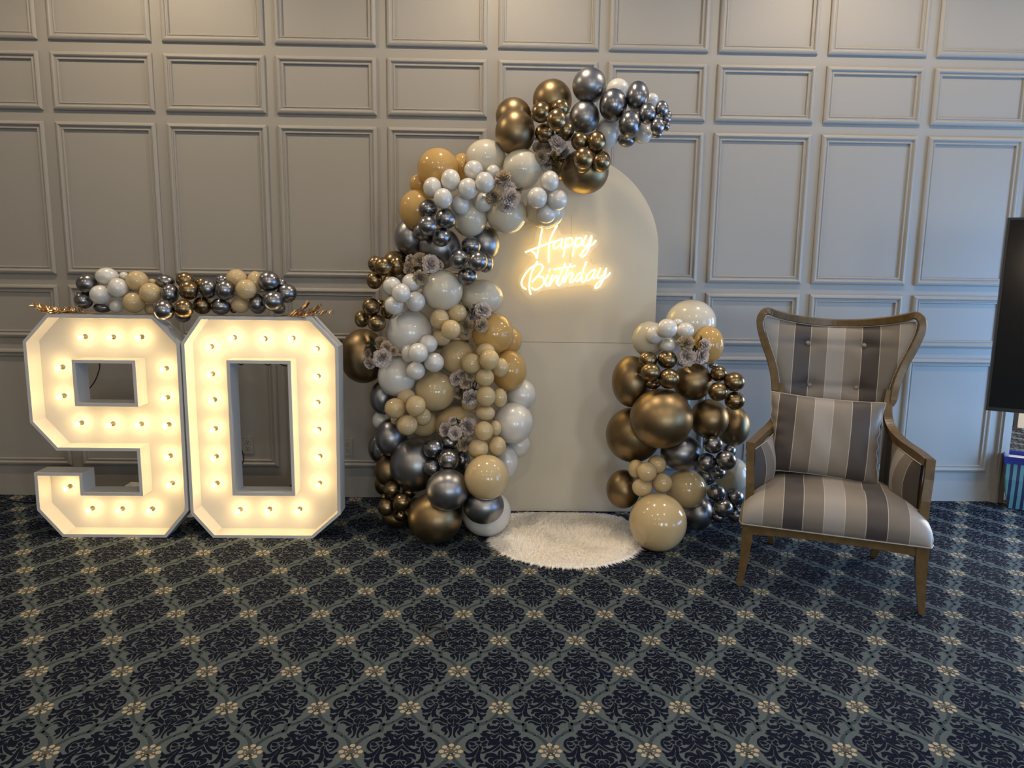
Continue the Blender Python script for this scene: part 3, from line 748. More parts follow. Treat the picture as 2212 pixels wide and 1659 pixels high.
def marquee(label, loop, hole, bulbs, cords):
    cx = sum(p[0] for p in loop) / len(loop)
    t = thing('marquee_number', label, 'marquee number', (cx, NF, 0))
    lp = [(x - cx, z) for x, z in loop]
    hl = [(x - cx, z) for x, z in hole]              # given clockwise so "inwards" is into the body
    D = NB - NF
    sh = MB()
    for L in (lp, hl):
        I = offset_loop(L, RIM)
        n = len(L)
        v = [(x, 0, z) for x, z in L] + [(x, D, z) for x, z in L] + [(x, 0, z) for x, z in I] + [(x, D - .008, z) for x, z in I]
        f = []
        for i in range(n):
            j = (i + 1) % n
            f += [(i, j, n + j, n + i), (i, 2 * n + i, 2 * n + j, j), (2 * n + i, 3 * n + i, 3 * n + j, 2 * n + j)]
        sh.add(v, f)
    me = mesh('shell', sh.v, sh.f, False, [M['marquee']])
    link('shell', me, t)
    allp = [Vector((x, z, 0)) for x, z in lp], [Vector((x, z, 0)) for x, z in hl]
    flat = [p for l in allp for p in l]
    tri = tessellate_polygon(allp)
    v = [(p.x, D - .008, p.y) for p in flat] + [(p.x, D, p.y) for p in flat]
    n = len(flat)
    f = [tuple(q) for q in tri] + [tuple(i + n for i in q[::-1]) for q in tri]
    link('back_panel', mesh('back_panel', v, f, False, [M['marquee']]), t)
    for x, z in bulbs:
        b = link('bulb', GLOBE, t, (x - cx, D - .008, z))
        link('socket', SOCK, b)
        link('filament', CORE, b)
        d = bpy.data.lights.new('bulb_light', 'POINT')
        d.energy, d.color, d.shadow_soft_size = BULB_W, (1, .66, .25), .010
        link('bulb_light', d, b, (0, -.055, 0))
    for pts, r in cords:
        MB().tube(catmull([(x - cx, y - NF, z) for x, y, z in pts], 5), r, 6).build('power_cord', M['black'], t, True)
    return t


BULB_W = .41
nine = [(-2.424, 0), (-1.849, 0), (-1.718, .157), (-1.713, 1.10), (-1.848, 1.246), (-2.411, 1.246), (-2.547, 1.10), (-2.548, .654), (-2.417, .498), (-1.980, .498), (-1.980, .26), (-2.289, .26), (-2.289, .372), (-2.551, .372), (-2.553, .157)]
nhole = [(-2.279, .765), (-2.279, .985), (-1.974, .985), (-1.974, .765)]
zero = [(-1.588, 0), (-1.03, 0), (-.870, .143), (-.862, 1.09), (-1.004, 1.246), (-1.60, 1.246), (-1.705, 1.10), (-1.706, .143)]
zhole = [(-1.45, .266), (-1.45, .992), (-1.138, .992), (-1.138, .266)]
b9 = [(-2.275, 1.119), (-2.121, 1.118), (-1.966, 1.12), (-2.412, .947), (-1.842, .946), (-2.417, .786), (-1.845, .782), (-2.332, .632), (-2.159, .628), (-2.0, .629), (-1.847, .627), (-1.848, .446), (-1.847, .285), (-2.426, .262), (-2.309, .132), (-2.139, .131), (-1.969, .132)]
b0 = [(-1.585, 1.071), (-1.457, 1.123), (-1.288, 1.118), (-1.134, 1.123), (-1.002, 1.066), (-1.588, .918), (-1.001, .911), (-1.584, .772), (-1.006, .762), (-1.587, .606), (-1.005, .608), (-1.59, .444), (-1.004, .451), (-1.593, .287), (-1.009, .292), (-1.468, .132), (-1.3, .135), (-1.127, .136)]
marquee('light-up white marquee number nine with round bulbs', nine, nhole, b9,
        [([(-2.245, 4.04, 1.06), (-2.255, 4.10, .958), (-2.266, 4.1, .905), (-2.297, 4.1, .844), (-2.34, 4.09, .80), (-2.42, 4.045, .76)], .0035),
         ([(-2.18, 4.035, 1.0), (-2.13, 4.04, .978), (-2.08, 4.035, 1.0)], .003)])
marquee('light-up white marquee number zero with round bulbs', zero, zhole, b0,
        [([(-1.49, 4.04, 1.01), (-1.44, 4.05, .965), (-1.41, 4.04, 1.0)], .0032),
         ([(-1.34, 4.04, 1.0), (-1.29, 4.045, .966), (-1.25, 4.04, .985), (-1.2, 4.045, .965), (-1.12, 4.04, .955)], .0032),
         ([(-1.1, 4.06, .33), (-1.17, 4.12, .27), (-1.24, 4.2, .2), (-1.3, 4.3, .06)], .004),
         ([(-1.1, 4.06, .30), (-1.16, 4.14, .23), (-1.21, 4.2, .16), (-1.25, 4.3, .03)], .004),
         ([(-1.5, 4.08, .53), (-1.47, 4.1, .44), (-1.475, 4.1, .38), (-1.52, 4.08, .33)], .0035)])

# ------------------------------------------------------------------ balloons


def balloon_mesh(m):
    """unit balloon: round front, slightly drawn out to a neck with a rolled lip at +y"""
    prof = []
    n = 22
    for k in range(n + 1):
        a = math.pi * k / n * .965
        y = -math.cos(a)
        r = math.sin(a)
        if y > 0:
            y *= 1 + .10 * y * y
        prof.append((max(r, .002), y))
    prof += [(.075, 1.12), (.055, 1.15), (.05, 1.18), (.075, 1.20), (.06, 1.215), (.004, 1.21)]
    T = Matrix.Rotation(math.radians(-90), 4, 'X')
    return MB().lathe(prof, 40, T).me('balloon', m, True)


BM = {c: balloon_mesh(M[c]) for c in ('G', 'S', 'W', 'C', 'P', 'N', 'G2', 'S2')}
BL = dict(G='gold chrome balloon', S='silver grey chrome balloon', W='pearl white balloon', C='ivory balloon', P='peach balloon', N='nude beige balloon')
GAR = dict(tall=('balloon_garland', 'tall balloon garland arching from floor over the top of the backdrop', (-.2, 4.1, 0)),
           column=('balloon_garland', 'short balloon garland column between arch and striped armchair', (1.0, 3.95, 0)),
           top=('balloon_garland', 'narrow balloon garland lying on top of the marquee numbers', (-1.7, 3.97, 1.246)))
for g, (nm, lab, loc) in GAR.items():
    t = thing(nm, lab, 'balloon garland', loc)
    for x, y, z, a, h, c in BALLOONS[g]:
        o = link('balloon', BM[c + '2' if c in 'GS' and a > .078 else c], t, (x - loc[0], y - loc[1], z - loc[2]), (random.uniform(-.25, .25), 0, random.uniform(-.25, .25)), (a, (a + h) / 2, h))
        o['label'] = BL[c]

# ------------------------------------------------------------------ silk flower sprays


def rose_mesh(kind, seed):
    rnd = random.Random(seed)
    b = MB()
    n = 38
    for k in range(n):                                   # petals spread over a dome, tight in the middle, open at the rim
        s = (k + .5) / n
        th = math.radians(6 + 98 * s ** .72)
        ph = k * 2.39996 + rnd.uniform(-.2, .2)
        d = Vector((math.sin(th) * math.cos(ph), math.sin(th) * math.sin(ph), math.cos(th)))
        az = Vector((-math.sin(ph), math.cos(ph), 0))
        ax = Vector((0, 0, 1))
        L0, L1 = .10, .52 + .52 * math.sin(th) + rnd.uniform(-.06, .06)
        wd = .16 + .30 * math.sin(th)
        tw = rnd.uniform(-.5, .5)
        az = (az + ax * tw * .6).normalized()
        nu, nv, f0 = 6, 4, rnd.uniform(0, 6)
        v = []
        for i in range(nv):
            q = i / (nv - 1)
            for j in range(nu):
                w = j / (nu - 1) * 2 - 1
                rr = L0 + (L1 - L0) * q * (1 - .16 * w * w)
                hw = wd * math.sin(math.pi * (.16 + .56 * q))
                inw = (ax - d * d.dot(ax))
                inw = inw.normalized() if inw.length > .05 else Vector((math.cos(ph), math.sin(ph), 0))
                p = d * rr + az * w * hw + inw * (.14 * w * w * q + .07 * q * q * math.sin(w * 6 + f0) - .05 * q * q)
                v.append(p + d * (.05 * q * math.sin(w * 5 + f0 * 1.7)))
        f = [(i * nu + j, i * nu + j + 1, (i + 1) * nu + j + 1, (i + 1) * nu + j) for i in range(nv - 1) for j in range(nu - 1)]
        b.add(v, f)
    b.lathe([(.05, -.25), (.26, -.12), (.28, .02), (.1, .12)], 10)
    return b.me('bloom', M[kind], True)


def leaf_mesh():
    v, f = [], []
    n = 7
    for i in range(n):
        s = i / (n - 1)
        w = .24 * math.sin(math.pi * (s * .93 + .05)) * (1 - .25 * s)
        z = .25 * math.sin(s * 2.2) * .4
        v += [(s, -w, z + .06), (s, 0, z), (s, w, z + .06)]
    for i in range(n - 1):
        for j in range(2):
            f.append((i * 3 + j, i * 3 + j + 1, i * 3 + 4 + j, i * 3 + 3 + j))
    b = MB().add(v, f)
    b.tube([(-.15, 0, 0), (0, 0, 0), (.9, 0, .05)], .012, 4)
    return b.me('leaf', M['leaf'], True)


ROSES = {c: [rose_mesh(c, i * 7 + ord(c)) for i in range(3)] for c in 'mbp'}
LEAF = leaf_mesh()
SLAB = ['silk flower spray under the top gold balloons, with leaves hanging down',
        'silk flower spray among white balloons beside the neon sign',
        'silk flower spray between silver and ivory balloons on the garland edge',
        'silk flower spray between beige balloons and the large peach ones',
        'silk flower spray resting on the large gold balloon beside number zero',
        'silk flower spray halfway down garland among nude beige balloons',
        'silk flower spray low on garland just above small silver balloons',
        'silk flower spray on the short balloon column beside the armchair']
for i, (bl, lv) in enumerate(SPRAYS):
    c = Vector((sum(q[0] for q in bl), sum(q[1] for q in bl), sum(q[2] for q in bl))) / len(bl)
    t = thing('flower_spray', SLAB[i], 'flower spray', c + Vector((0, .02, 0)), group='silk flower sprays tucked between the balloons')
    base = t.location.copy()
    for j, (x, y, z, r, k) in enumerate(bl):
        p = Vector((x, y, z))
        out = (p - c)
        d = Vector((out.x * 5, -.42, out.z * 5 + .08)).normalized()
        rot = d.to_track_quat('Z', 'Y').to_euler()
        rot.rotate_axis('Z', random.uniform(0, 6))
        s = r * 1.18
        link('bloom', ROSES[k][(i + j) % 3], t, p - base - Vector((0, .55 * r, 0)), rot, (s, s, s))
    for x, y, z, a in lv:
        for k in range(3):
            an = math.radians(a + (k - 1) * 32)
            d = Vector((math.cos(an), -.25 + .12 * k, math.sin(an))).normalized()
            rot = d.to_track_quat('X', 'Z').to_euler()
            s = .042 + .008 * k
            link('leaf', LEAF, t, Vector((x, y, z)) - base - d * s * .5, rot, (s, s, s))
    MB().tube([Vector((q[0], q[1], q[2])) - base for q in bl], .0022, 5).build('stem', M['leaf'], t)

# ------------------------------------------------------------------ gold leaf sprays on the numbers


def leaf_diamond():
    return MB().add([(0, 0, 0), (.5, .20, .05), (1, 0, 0), (.5, -.20, .05), (.5, 0, -.03)], [(0, 4, 1), (1, 4, 2), (2, 4, 3), (3, 4, 0)]).me('leaflet', M['gold_leaf'])


LFT = leaf_diamond()


def gold_spray(label, base, stems):
    t = thing('gold_leaf_spray', label, 'leaf spray', base)
    for pts in stems:
        P = catmull([Vector(p) - Vector(base) for p in pts], 6)
        MB().tube(P, [.0022 - .0014 * i / len(P) for i in range(len(P))], 5).build('stem', M['gold_leaf'], t, True)
        for i in range(3, len(P), 1):
            tg = (P[i] - P[i - 1]).normalized()
            for s in (-1, 1):
                sd = tg.cross(Vector((0, -.6, .8))).normalized() * s
                d = (tg * .75 + sd * .8 + Vector((0, -.2 + .3 * random.random(), .25))).normalized()
                L = .025 + .010 * math.sin(math.pi * i / len(P)) + random.uniform(-.003, .003)
                rot = d.to_track_quat('X', 'Z').to_euler()
                rot.rotate_axis('X', random.uniform(-.8, .8))
                link('leaflet', LFT, t, P[i], rot, (L, L, L))


gold_spray('metallic gold leaf spray lying on the left end of number nine', (-2.22, 3.96, 1.249),
           [[(-2.22, 3.96, 1.25), (-2.33, 3.95, 1.256), (-2.43, 3.95, 1.262), (-2.50, 3.95, 1.288)],
            [(-2.20, 3.95, 1.252), (-2.30, 3.94, 1.264), (-2.40, 3.935, 1.268), (-2.46, 3.93, 1.285)],
            [(-2.18, 3.97, 1.252), (-2.26, 3.955, 1.262), (-2.36, 3.93, 1.255), (-2.42, 3.91, 1.26)]])
gold_spray('metallic gold leaf spray lying on the right end of number zero', (-1.16, 3.96, 1.249),
           [[(-1.18, 3.96, 1.25), (-1.08, 3.95, 1.258), (-.98, 3.95, 1.258), (-.905, 3.945, 1.268)],
            [(-1.15, 3.97, 1.252), (-1.09, 3.97, 1.27), (-1.05, 3.965, 1.295), (-1.035, 3.96, 1.315)],
            [(-1.14, 3.97, 1.252), (-1.06, 3.965, 1.262), (-1.0, 3.96, 1.28), (-.965, 3.955, 1.305)],
            [(-1.16, 3.93, 1.25), (-1.10, 3.91, 1.256), (-1.04, 3.905, 1.25)]])

# ------------------------------------------------------------------ fur rug


def rug():
    cx, cy, R = .395, 3.925, .43

    def rim(a):                                  # round in front, squared off where it meets the backdrop
        c, s = abs(math.cos(a)), math.sin(a)
        if s <= 0:
            return R
        return 1 / ((c / R) ** 4 + (s / (R - .005)) ** 4) ** .25
    t = thing('fur_rug', 'round white shaggy fur rug in front of arched backdrop', 'rug', (cx, cy, 0))
    V, F = [], []
    n = 72
    for k, (q, z) in enumerate(((.98, .0015), (1, .004), (1, .011), (.97, .015), (.5, .016))):
        V += [(q * rim(2 * math.pi * i / n) * math.cos(2 * math.pi * i / n), q * rim(2 * math.pi * i / n) * math.sin(2 * math.pi * i / n), z) for i in range(n)]
        if k:
            F += [((k - 1) * n + i, (k - 1) * n + (i + 1) % n, k * n + (i + 1) % n, k * n + i) for i in range(n)]
    F += [tuple(range(n))[::-1], tuple(4 * n + i for i in range(n))]
    MB().add(V, F).build('backing', M['backing'], t)
    rnd = random.Random(3)
    V, F = [], []
    for i in range(6800):                        # tufts: strands that bend over together and meet at the tip
        a = rnd.uniform(0, 2 * math.pi)
        Ra = rim(a)
        q = math.sqrt(rnd.random()) * Ra
        x, y = q * math.cos(a), q * math.sin(a)
        fl = math.sin(x * 9 + 2 * math.sin(y * 7)) * 1.6 + math.sin(y * 8 + 2) * 1.4 + rnd.uniform(-1.0, 1.0)
        edge = max(0, (q / Ra - .8) / .2)
        dx = math.cos(fl) * (1 - edge) + math.cos(a) * edge
        dy = math.sin(fl) * (1 - edge) + math.sin(a) * edge
        ln0 = rnd.uniform(.024, .042) * (1 if y < .37 else .6)
        lean0 = rnd.uniform(.65, 1.15)
        for k in range(7):
            ln = ln0 * rnd.uniform(.75, 1.1)
            lean = lean0 * rnd.uniform(.8, 1.15)
            bx, by = x + rnd.uniform(-.008, .008), y + rnd.uniform(-.008, .008)
            tx, ty = x + dx * ln * lean + rnd.uniform(-.003, .003), y + dy * ln * lean + rnd.uniform(-.003, .003)
            w = rnd.uniform(.0008, .0014)
            ph = rnd.uniform(0, 3.14)
            px, py = math.cos(ph) * w, math.sin(ph) * w
            n = len(V)
            zt = max(.004, .014 + ln * (.9 - .62 * lean) - edge * .02)
            for s, ww in ((0, 1), (.5, .85)):
                mx, my = bx + (tx - bx) * s ** 1.6, by + (ty - by) * s ** 1.6
                zz = .013 + (zt - .013) * (1.75 * s - .75 * s * s) + .006 * s
                V += [(mx - px * ww, my - py * ww, zz), (mx + px * ww, my + py * ww, zz)]
            V.append((tx, ty, zt))
            F += [(n, n + 1, n + 3, n + 2), (n + 2, n + 3, n + 4)]
    tag(link('pile', mesh('pile', V, F, True, [M['pile']]), t), kind='stuff')


rug()

# ------------------------------------------------------------------ wing chair
CH = thing('wing_armchair', 'striped wing-back armchair with gold brown wood frame', 'armchair', (1.56, 3.16, 0), math.radians(-22.0))


def interp(t, xs, ys):
    for i in range(len(xs) - 1):
        if t <= xs[i + 1] or i == len(xs) - 2:
            k = (t - xs[i]) / (xs[i + 1] - xs[i])
            return ys[i] + max(0, min(1, k)) * (ys[i + 1] - ys[i])


def chair():
    XO = -.012
    # back frame: one bent wooden rail from the left wing over the top to the right wing
    half = [(0, .735, 1.255), (.115, .722, 1.261), (.225, .69, 1.277), (.305, .645, 1.298), (.35, .615, 1.312), (.374, .60, 1.298), (.385, .595, 1.265), (.377, .592, 1.215), (.352, .59, 1.14), (.322, .588, 1.065), (.302, .582, 1.0), (.290, .575, .945), (.283, .562, .89), (.275, .55, .855)]
    full = [(-x + XO, y, z) for x, y, z in half[::-1]] + [(x + XO, y, z) for x, y, z in half[1:]]
    P = catmull(full, 4)
    prof = [(-1, -.55), (-.8, -.68), (.8, -.68), (1, -.55), (1, .55), (.8, .68), (-.8, .68), (-1, .55)]
    MB().tube(P, [.0275 * min(1, .62 + .10 * min(i, len(P) - 1 - i)) for i in range(len(P))], prof=prof, up=(0, 1, 0)).build('back_frame', M['wood'], CH)
    # arms
    for s in (-1, 1):
        arm = [(.268, .572, .93), (.262, .56, .875), (.258, .535, .825), (.263, .50, .780), (.277, .445, .742), (.300, .385, .717), (.325, .31, .702), (.358, .21, .688), (.384, .115, .676)]
        k = catmull([(s * x + XO * (1 if y > .3 else .4), y, z) for x, y, z in arm], 4)
        MB().tube(k, .0205, prof=[(-1, -.9), (1, -.9), (1, .9), (-1, .9)], up=(1, 0, 0)).build('armrest', M['wood'], CH)
        post = [(s * .385, .118, .692), (s * .384, .112, .60), (s * .378, .10, .50), (s * .372, .09, .32)]
        MB().tube(post, [.021, .021, .0215, .022], prof=[(-.9, -1), (.9, -1), (.9, 1), (-.9, 1)], up=(1, 0, 0)).build('arm_post', M['wood'], CH)
        # front leg, sabre shaped
        leg = [(.371, .02, .322, .0265), (.373, .02, .24, .0245), (.378, .018, .15, .0205), (.386, .014, .07, .0165), (.394, .008, 0, .0125)]
        MB().tube([(s * x, y, z) for x, y, z, r in leg], [r for *_, r in leg], prof=[(-1, -1), (1, -1), (1, 1), (-1, 1)], up=(1, 0, 0)).build('leg', M['wood'], CH)
        leg = [(.285, .58, .32, .025), (.283, .60, .2, .022), (.272, .635, .08, .018), (.258, .668, 0, .014)]
        MB().tube([(s * x, y, z) for x, y, z, r in leg], [r for *_, r in leg], prof=[(-1, -1), (1, -1), (1, 1), (-1, 1)], up=(1, 0, 0)).build('leg', M['wood'], CH)
    # rails
    poly = [(-.347, .318), (.347, .318), (.347, .268)] + [(x / 100, .268 + .012 * (1 - (x / 34.7) ** 2)) for x in range(30, -31, -6)] + [(-.347, .268)]
    MB().prism(poly[::-1], .0, .026).build('front_rail', M['wood'], CH)
    for s in (-1, 1):
        MB().tube([(s * .366, .04, .293), (s * .29, .58, .293)], .024, prof=[(-.6, -1), (.6, -1), (.6, 1), (-.6, 1)], up=(1, 0, 0)).build('side_rail', M['wood'], CH)
    MB().box(-.28, .28, .565, .59, .268, .318).build('rear_rail', M['wood'], CH)
    # seat cushion
    nu, nv = 41, 41
    V, F = [], []
    for j in range(nv):
        t = j / (nv - 1) * 2 - 1
        for i in range(nu):
            q = i / (nu - 1) * 2 - 1
            # squeeze grid to edges
            qq, tt = math.sin(q * math.pi / 2), math.sin(t * math.pi / 2)
            y0, y1 = -.022, .60
            y = (y0 + y1) / 2 + tt * (y1 - y0) / 2
            hw = interp(y, [-.03, .02, .12, .3, .6], [.395, .412, .412, .385, .325])
            e = max(0, 1 - abs(qq) ** 5) ** .45 * max(0, 1 - abs(tt) ** 5) ** .45
            bul = .010 * math.sin(math.pi * min(1, e))
            x = hw * qq * (1 + .018 * math.sin(math.pi * e))
            z = .322 + .165 * e + .018 * (1 - qq * qq) * e - .012 * max(0, tt) * e
            yy = y + (-.02 * math.sin(math.pi * e) if tt < -.6 else 0)
            for bx in (-.15, .13):
                d2 = ((x - bx) / .07) ** 2 + ((y - .24) / .07) ** 2
                z -= .016 * math.exp(-d2)
            V.append((x, yy, z))
    for j in range(nv - 1):
        for i in range(nu - 1):
            F.append((j * nu + i, j * nu + i + 1, (j + 1) * nu + i + 1, (j + 1) * nu + i))
    rim = [j for j in range(nu)] + [(j + 1) * nu - 1 for j in range(1, nv)] + [(nv - 1) * nu + i for i in range(nu - 2, -1, -1)] + [j * nu for j in range(nv - 2, 0, -1)]
    F.append(tuple(rim[::-1]))
    link('seat', mesh('seat', V, F, True, [M['seat_stripe']]), CH)
    MB().tube([(V[i][0] * 1.003, V[i][1], .3225) for i in rim], .0035, 6, closed=True).build('seat_welt', M['welt'], CH, True)
    # inside back
    tx = [0, .115, .225, .305, .35]
    tz = [1.235, 1.24, 1.255, 1.274, 1.283]
    wz = [.40, .80, .89, .945, 1.0, 1.065, 1.14, 1.215, 1.262, 1.30]
    ww = [.25, .245, .258, .268, .280, .300, .330, .356, .363, .345]
    BT = [(-.137, 1.145), (.137, 1.145), (-.115, .922), (.115, .922)]
    nu, nv = 49, 57
    V = []

    def bp(q, s):
        zt = interp(abs(q) * .36, tx, tz)
        z = .42 + s * (zt - .42)
        x = q * interp(z, wz, ww)
        rec = interp(z, [.4, .9, 1.28], [.02, .075, .125])
        y = .595 + rec * (1 - abs(q) ** 2.4) - .045 * (1 - abs(q) ** 6) * (1 - max(0, (s - .85) / .15) ** 3)
        y -= interp(z, [.4, .7, .9], [.03, .0, 0])
        for bx, bz in BT:
            d2 = ((x - bx) / .045) ** 2 + ((z - bz) / .04) ** 2
            y += .017 * math.exp(-d2) + .007 * math.exp(-((z - bz) / .014) ** 2 - ((x - bx) / .15) ** 2)
        return (x + XO, y, z)
    for j in range(nv):
        for i in range(nu):
            V.append(bp(i / (nu - 1) * 2 - 1, j / (nv - 1)))
    F = [(j * nu + i, j * nu + i + 1, (j + 1) * nu + i + 1, (j + 1) * nu + i) for j in range(nv - 1) for i in range(nu - 1)]
    nb = len(V)
    V += [(x, max(y, .55) + .05, z) for x, y, z in V]
    F += [tuple(k + nb for k in f[::-1]) for f in F]
    link('backrest', mesh('backrest', V, F, True, [M['back_stripe']]), CH)
    ed = [bp(-1, j / 56) for j in range(20, 57)] + [bp(i / 48 * 2 - 1, 1) for i in range(1, 48)] + [bp(1, j / 56) for j in range(56, 19, -1)]
    MB().tube([(x * .997, y - .006, z - .001) for x, y, z in ed], .0028, 6).build('back_welt', M['welt'], CH, True)
    for bx, bz in BT:
        y = min(bp(q / 40, s / 60)[1] for q in range(-40, 41) for s in range(20, 61) if abs(bp(q / 40, s / 60)[0] - bx - XO) < .016 and abs(bp(q / 40, s / 60)[2] - bz) < .016)
        MB().lathe([(.0115, 0), (.0125, .003), (.010, .008), (.004, .0105), (.0005, .011)], 14, Matrix.Translation((bx + XO, y + .004, bz)) @ Matrix.Rotation(math.radians(90), 4, 'X')).build('button', M['button'], CH, True)
    for bx in (-.15, .13):
        MB().lathe([(.0125, 0), (.0125, .003), (.009, .007), (.0005, .009)], 14, Matrix.Translation((bx, .24, .4765))).build('button', M['button'], CH, True)
    # inside arm upholstery: padded panel and low roll
    for s in (-1, 1):
        nu, nv = 17, 15
        V = []
        for j in range(nv):
            v = j / (nv - 1)
            for i in range(nu):
                q = i / (nu - 1)
                y = .128 + q * .44
                top = interp(y, [.12, .21, .31, .385, .445, .50, .56], [.658, .668, .682, .697, .722, .76, .86])
                z = .42 + v * (top - .42)
                xo = interp(y, [.12, .21, .31, .385, .445, .50, .56], [.362, .338, .305, .281, .262, .25, .245])
                pad = .055 * math.sin(math.pi * min(1, q * 1.6 + .02)) if q < .6 else .055 * math.sin(math.pi * min(1, .6 * 1.6 + .02)) * (1 - (q - .6) / .4)
                x = xo - pad * math.sin(math.pi * (.12 + v * .86)) ** .7
                V.append((s * x + XO * .5, y, z))
        F = [(j * nu + i, j * nu + i + 1, (j + 1) * nu + i + 1, (j + 1) * nu + i) for j in range(nv - 1) for i in range(nu - 1)]
        n = len(V)
        V += [(x + s * .05 if False else s * max(abs(x) + .012, .0), y, z) for x, y, z in V]
        F += [tuple(k + n for k in f[::-1]) for f in F]
        link('arm_panel', mesh('arm_panel', V, F, True, [M['arm_stripe']]), CH)
        e = [(V[(nv - 1) * nu + i][0], V[(nv - 1) * nu + i][1], V[(nv - 1) * nu + i][2]) for i in range(nu)]
        MB().tube(e, .0028, 6).build('arm_welt', M['welt'], CH, True)


chair()


def pillow():
    cx, cy, cz = -.052, .405, .693
    R = Matrix.Rotation(math.radians(-22.0), 4, 'Z')
    w = Matrix.Translation((1.56, 3.16, 0)) @ R @ Matrix.Translation((cx, cy, cz))
    t = thing('throw_pillow', 'striped throw pillow leaning in the wing armchair', 'pillow', w.translation)
    t.rotation_euler = (math.radians(-19), math.radians(2.2), math.radians(-22))
    n = 33
    V = []
    for side in (-1, 1):
        for j in range(n):
            for i in range(n):
                a, b = i / (n - 1) * 2 - 1, j / (n - 1) * 2 - 1
                k = (1 - abs(a) ** 2.6) * (1 - abs(b) ** 2.6)
                pin = 1 - .055 * (1 - a * a) * (abs(b) ** 2)
                pin2 = 1 - .075 * (1 - b * b) * (abs(a) ** 2)
                wr = .004 * math.sin(b * 19 + a * 3) * abs(a) ** 5 * (1 - abs(b))
                x = .273 * a * pin2 + wr * 1.5
                z = .207 * b * pin
                y = side * (.085 * max(0, k) ** .52) + .004 * math.sin(a * 9 + b * 4) * max(0, k)
                V.append((x, y + wr, z))
    F = []
    for s in (0, 1):
        for j in range(n - 1):
            for i in range(n - 1):
                q = (s * n * n + j * n + i, s * n * n + j * n + i + 1, s * n * n + (j + 1) * n + i + 1, s * n * n + (j + 1) * n + i)
                F.append(q if s == 0 else q[::-1])
    link('cover', mesh('cover', V, F, True, [M['pillow_stripe']]), t)
    rim = [i for i in range(n)] + [(j + 1) * n - 1 for j in range(1, n)] + [(n - 1) * n + i for i in range(n - 2, -1, -1)] + [j * n for j in range(n - 2, 0, -1)]
    MB().tube([V[i] for i in rim], .0026, 6, closed=True).build('edge_welt', M['welt'], t, True)


pillow()

# ------------------------------------------------------------------ television
tv = thing('television', 'large black flat-screen television at the right edge', 'television', (2.52, 3.60, 0), math.radians(-30))
MB().box(0, 1.62, 0, .045, .83, 1.80).build('body', M['black'], tv)
MB().box(.012, 1.608, -.003, .002, .85, 1.788).build('screen', M['screen'], tv)
MB().box(.76, .86, .05, .11, .04, 1.4).build('stand_pole', M['black'], tv)
MB().box(.45, 1.17, -.2, .36, 0, .04).build('stand_base', M['black'], tv)

# ------------------------------------------------------------------ tote bag, far post
bag = thing('tote_bag', 'striped teal and navy tote bag with royal blue trim on floor', 'bag', (3.615, 4.50, 0), math.radians(-32))


def tote():
    def ring(z, w, d, dx=0):
        return [(-w + dx, -d, z), (w + dx, -d, z), (w + dx, d, z), (-w + dx, d, z)]
    V, F = [], []
    lv = [(0.004, .20, .11), (.10, .225, .125), (.20, .235, .13), (.31, .25, .12)]
    for z, w, d in lv:
        V += ring(z, w, d)
    for i in range(len(lv) - 1):
        for k in range(4):
            F.append((i * 4 + k, i * 4 + (k + 1) % 4, i * 4 + 4 + (k + 1) % 4, i * 4 + 4 + k))
    F.append((0, 3, 2, 1))
    link('body', MB().add(V, F).me('body', M['bag_stripe']), bag)
    b = MB()
    V = ring(.305, .253, .123) + ring(.35, .256, .122) + ring(.35, .246, .112) + ring(.305, .243, .113)
    F = [(i * 4 + k, i * 4 + (k + 1) % 4, ((i + 1) % 4) * 4 + (k + 1) % 4, ((i + 1) % 4) * 4 + k) for i in range(4) for k in range(4)]
    b.add(V, F).build('trim_band', M['blue'], bag)
    for s in (-1, 1):
        MB().tube(catmull([(-.12, s * .12, .33), (-.12, s * .14, .37), (-.06, s * .17, .36), (.06, s * .17, .36), (.12, s * .14, .37), (.12, s * .12, .33)], 5), .011, prof=[(-1, -.25), (1, -.25), (1, .25), (-1, .25)], up=(0, 1, 0)).build('handle', M['blue'], bag)
    MB().box(-.22, .22, -.10, .10, .31, .322).build('lining', M['cloth'], bag)


tote()
post = thing('dark_post', 'slim dark post against the far bright wall', 'post', (5.22, 7.02, 0))
MB().box(-.022, .022, -.022, .022, .02, 2.1).build('shaft', M['black'], post)
MB().box(-.05, .05, -.05, .05, 0, .02).build('foot', M['black'], post)

# ------------------------------------------------------------------ wall outlets, cords, small things


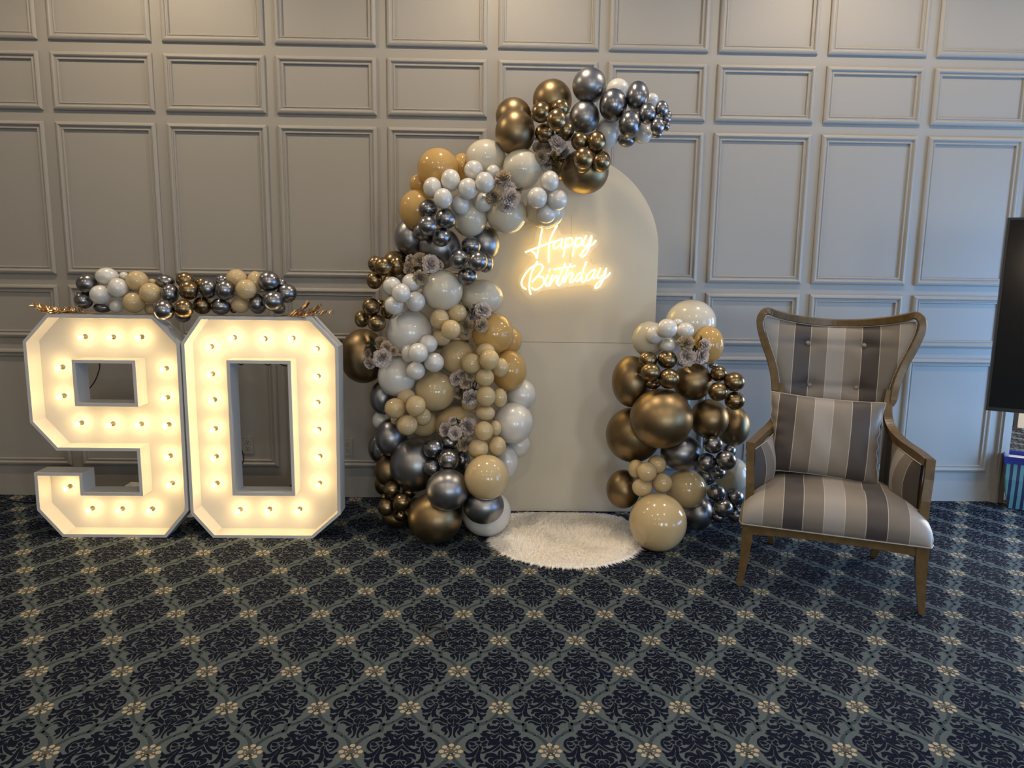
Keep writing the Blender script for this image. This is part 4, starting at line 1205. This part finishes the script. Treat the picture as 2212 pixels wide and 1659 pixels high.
def outlet(x, z, label):
    t = thing('wall_outlet', label, 'outlet', (x, WY, z))
    MB().prism([(-.035, -.057), (.035, -.057), (.035, .057), (-.035, .057)], -.006, 0).build('plate', M['wall'], t)
    for dz in (.02, -.02):
        s = MB().lathe([(.017, 0), (.017, .003), (.0165, .0035)], 18, Matrix.Translation((0, -.006, dz)) @ Matrix.Rotation(math.radians(90), 4, 'X')).build('socket', M['wall'], t)
        h = MB()
        for dx in (-.0065, .0065):
            h.box(dx - .0013, dx + .0013, -.0105, -.009, dz + .001, dz + .009)
        h.box(-.003, .003, -.0105, -.009, dz - .010, dz - .0045)
        h.build('slots', M['black'], s)


outlet(-1.636, .352, 'wall outlet seen through the opening of number zero')
outlet(-.985, .345, 'wall outlet half hidden beside the right edge of number zero')
outlet(1.690, .335, 'wall outlet beside the left arm of the striped armchair')
tag(MB().tube(catmull([(-3.5, 4.63, .006), (-3.24, 4.60, .006), (-3.09, 4.515, .006), (-2.95, 4.50, .006), (-2.8, 4.53, .006), (-2.6, 4.45, .006)], 6), .005, 7).build('floor_cord', M['black'], None, True),
    'black power cord lying on carpet beside number nine', 'cord')
tag(MB().tube(catmull([(-.262, 2.93, .012), (-.285, 2.872, .006), (-.292, 2.83, .005), (-.255, 2.775, .005), (-.21, 2.765, .006), (-.188, 2.79, .006), (-.20, 2.83, .007), (-.232, 2.862, .008), (-.29, 2.868, .010), (-.25, 2.90, .014), (-.238, 2.935, .010)], 6), .0036, 7).build('cable_tie', M['black'], None, True),
    'thin black loop of cord lying alone on carpet foreground', 'cord')


def cloth():
    n, V, F = 15, [], []
    rnd = random.Random(5)
    for j in range(n):
        for i in range(n):
            a, b = i / (n - 1) * 2 - 1, j / (n - 1) * 2 - 1
            k = max(0, 1 - max(abs(a), abs(b)) ** 3)
            z = .005 + .19 * k ** .6 * (1 - .25 * abs(a + .3)) + .018 * math.sin(a * 7 + b * 5) * k
            V.append((a * .26 + .02 * math.sin(b * 6), b * .13, z))
    F = [(j * n + i, j * n + i + 1, (j + 1) * n + i + 1, (j + 1) * n + i) for j in range(n - 1) for i in range(n - 1)]
    o = link('folded_sheet', mesh('folded_sheet', V, F, False, [M['cloth']]), None, (-2.11, 4.36, 0))
    tag(o, 'crumpled white sheet on floor behind number nine', 'sheet')


cloth()
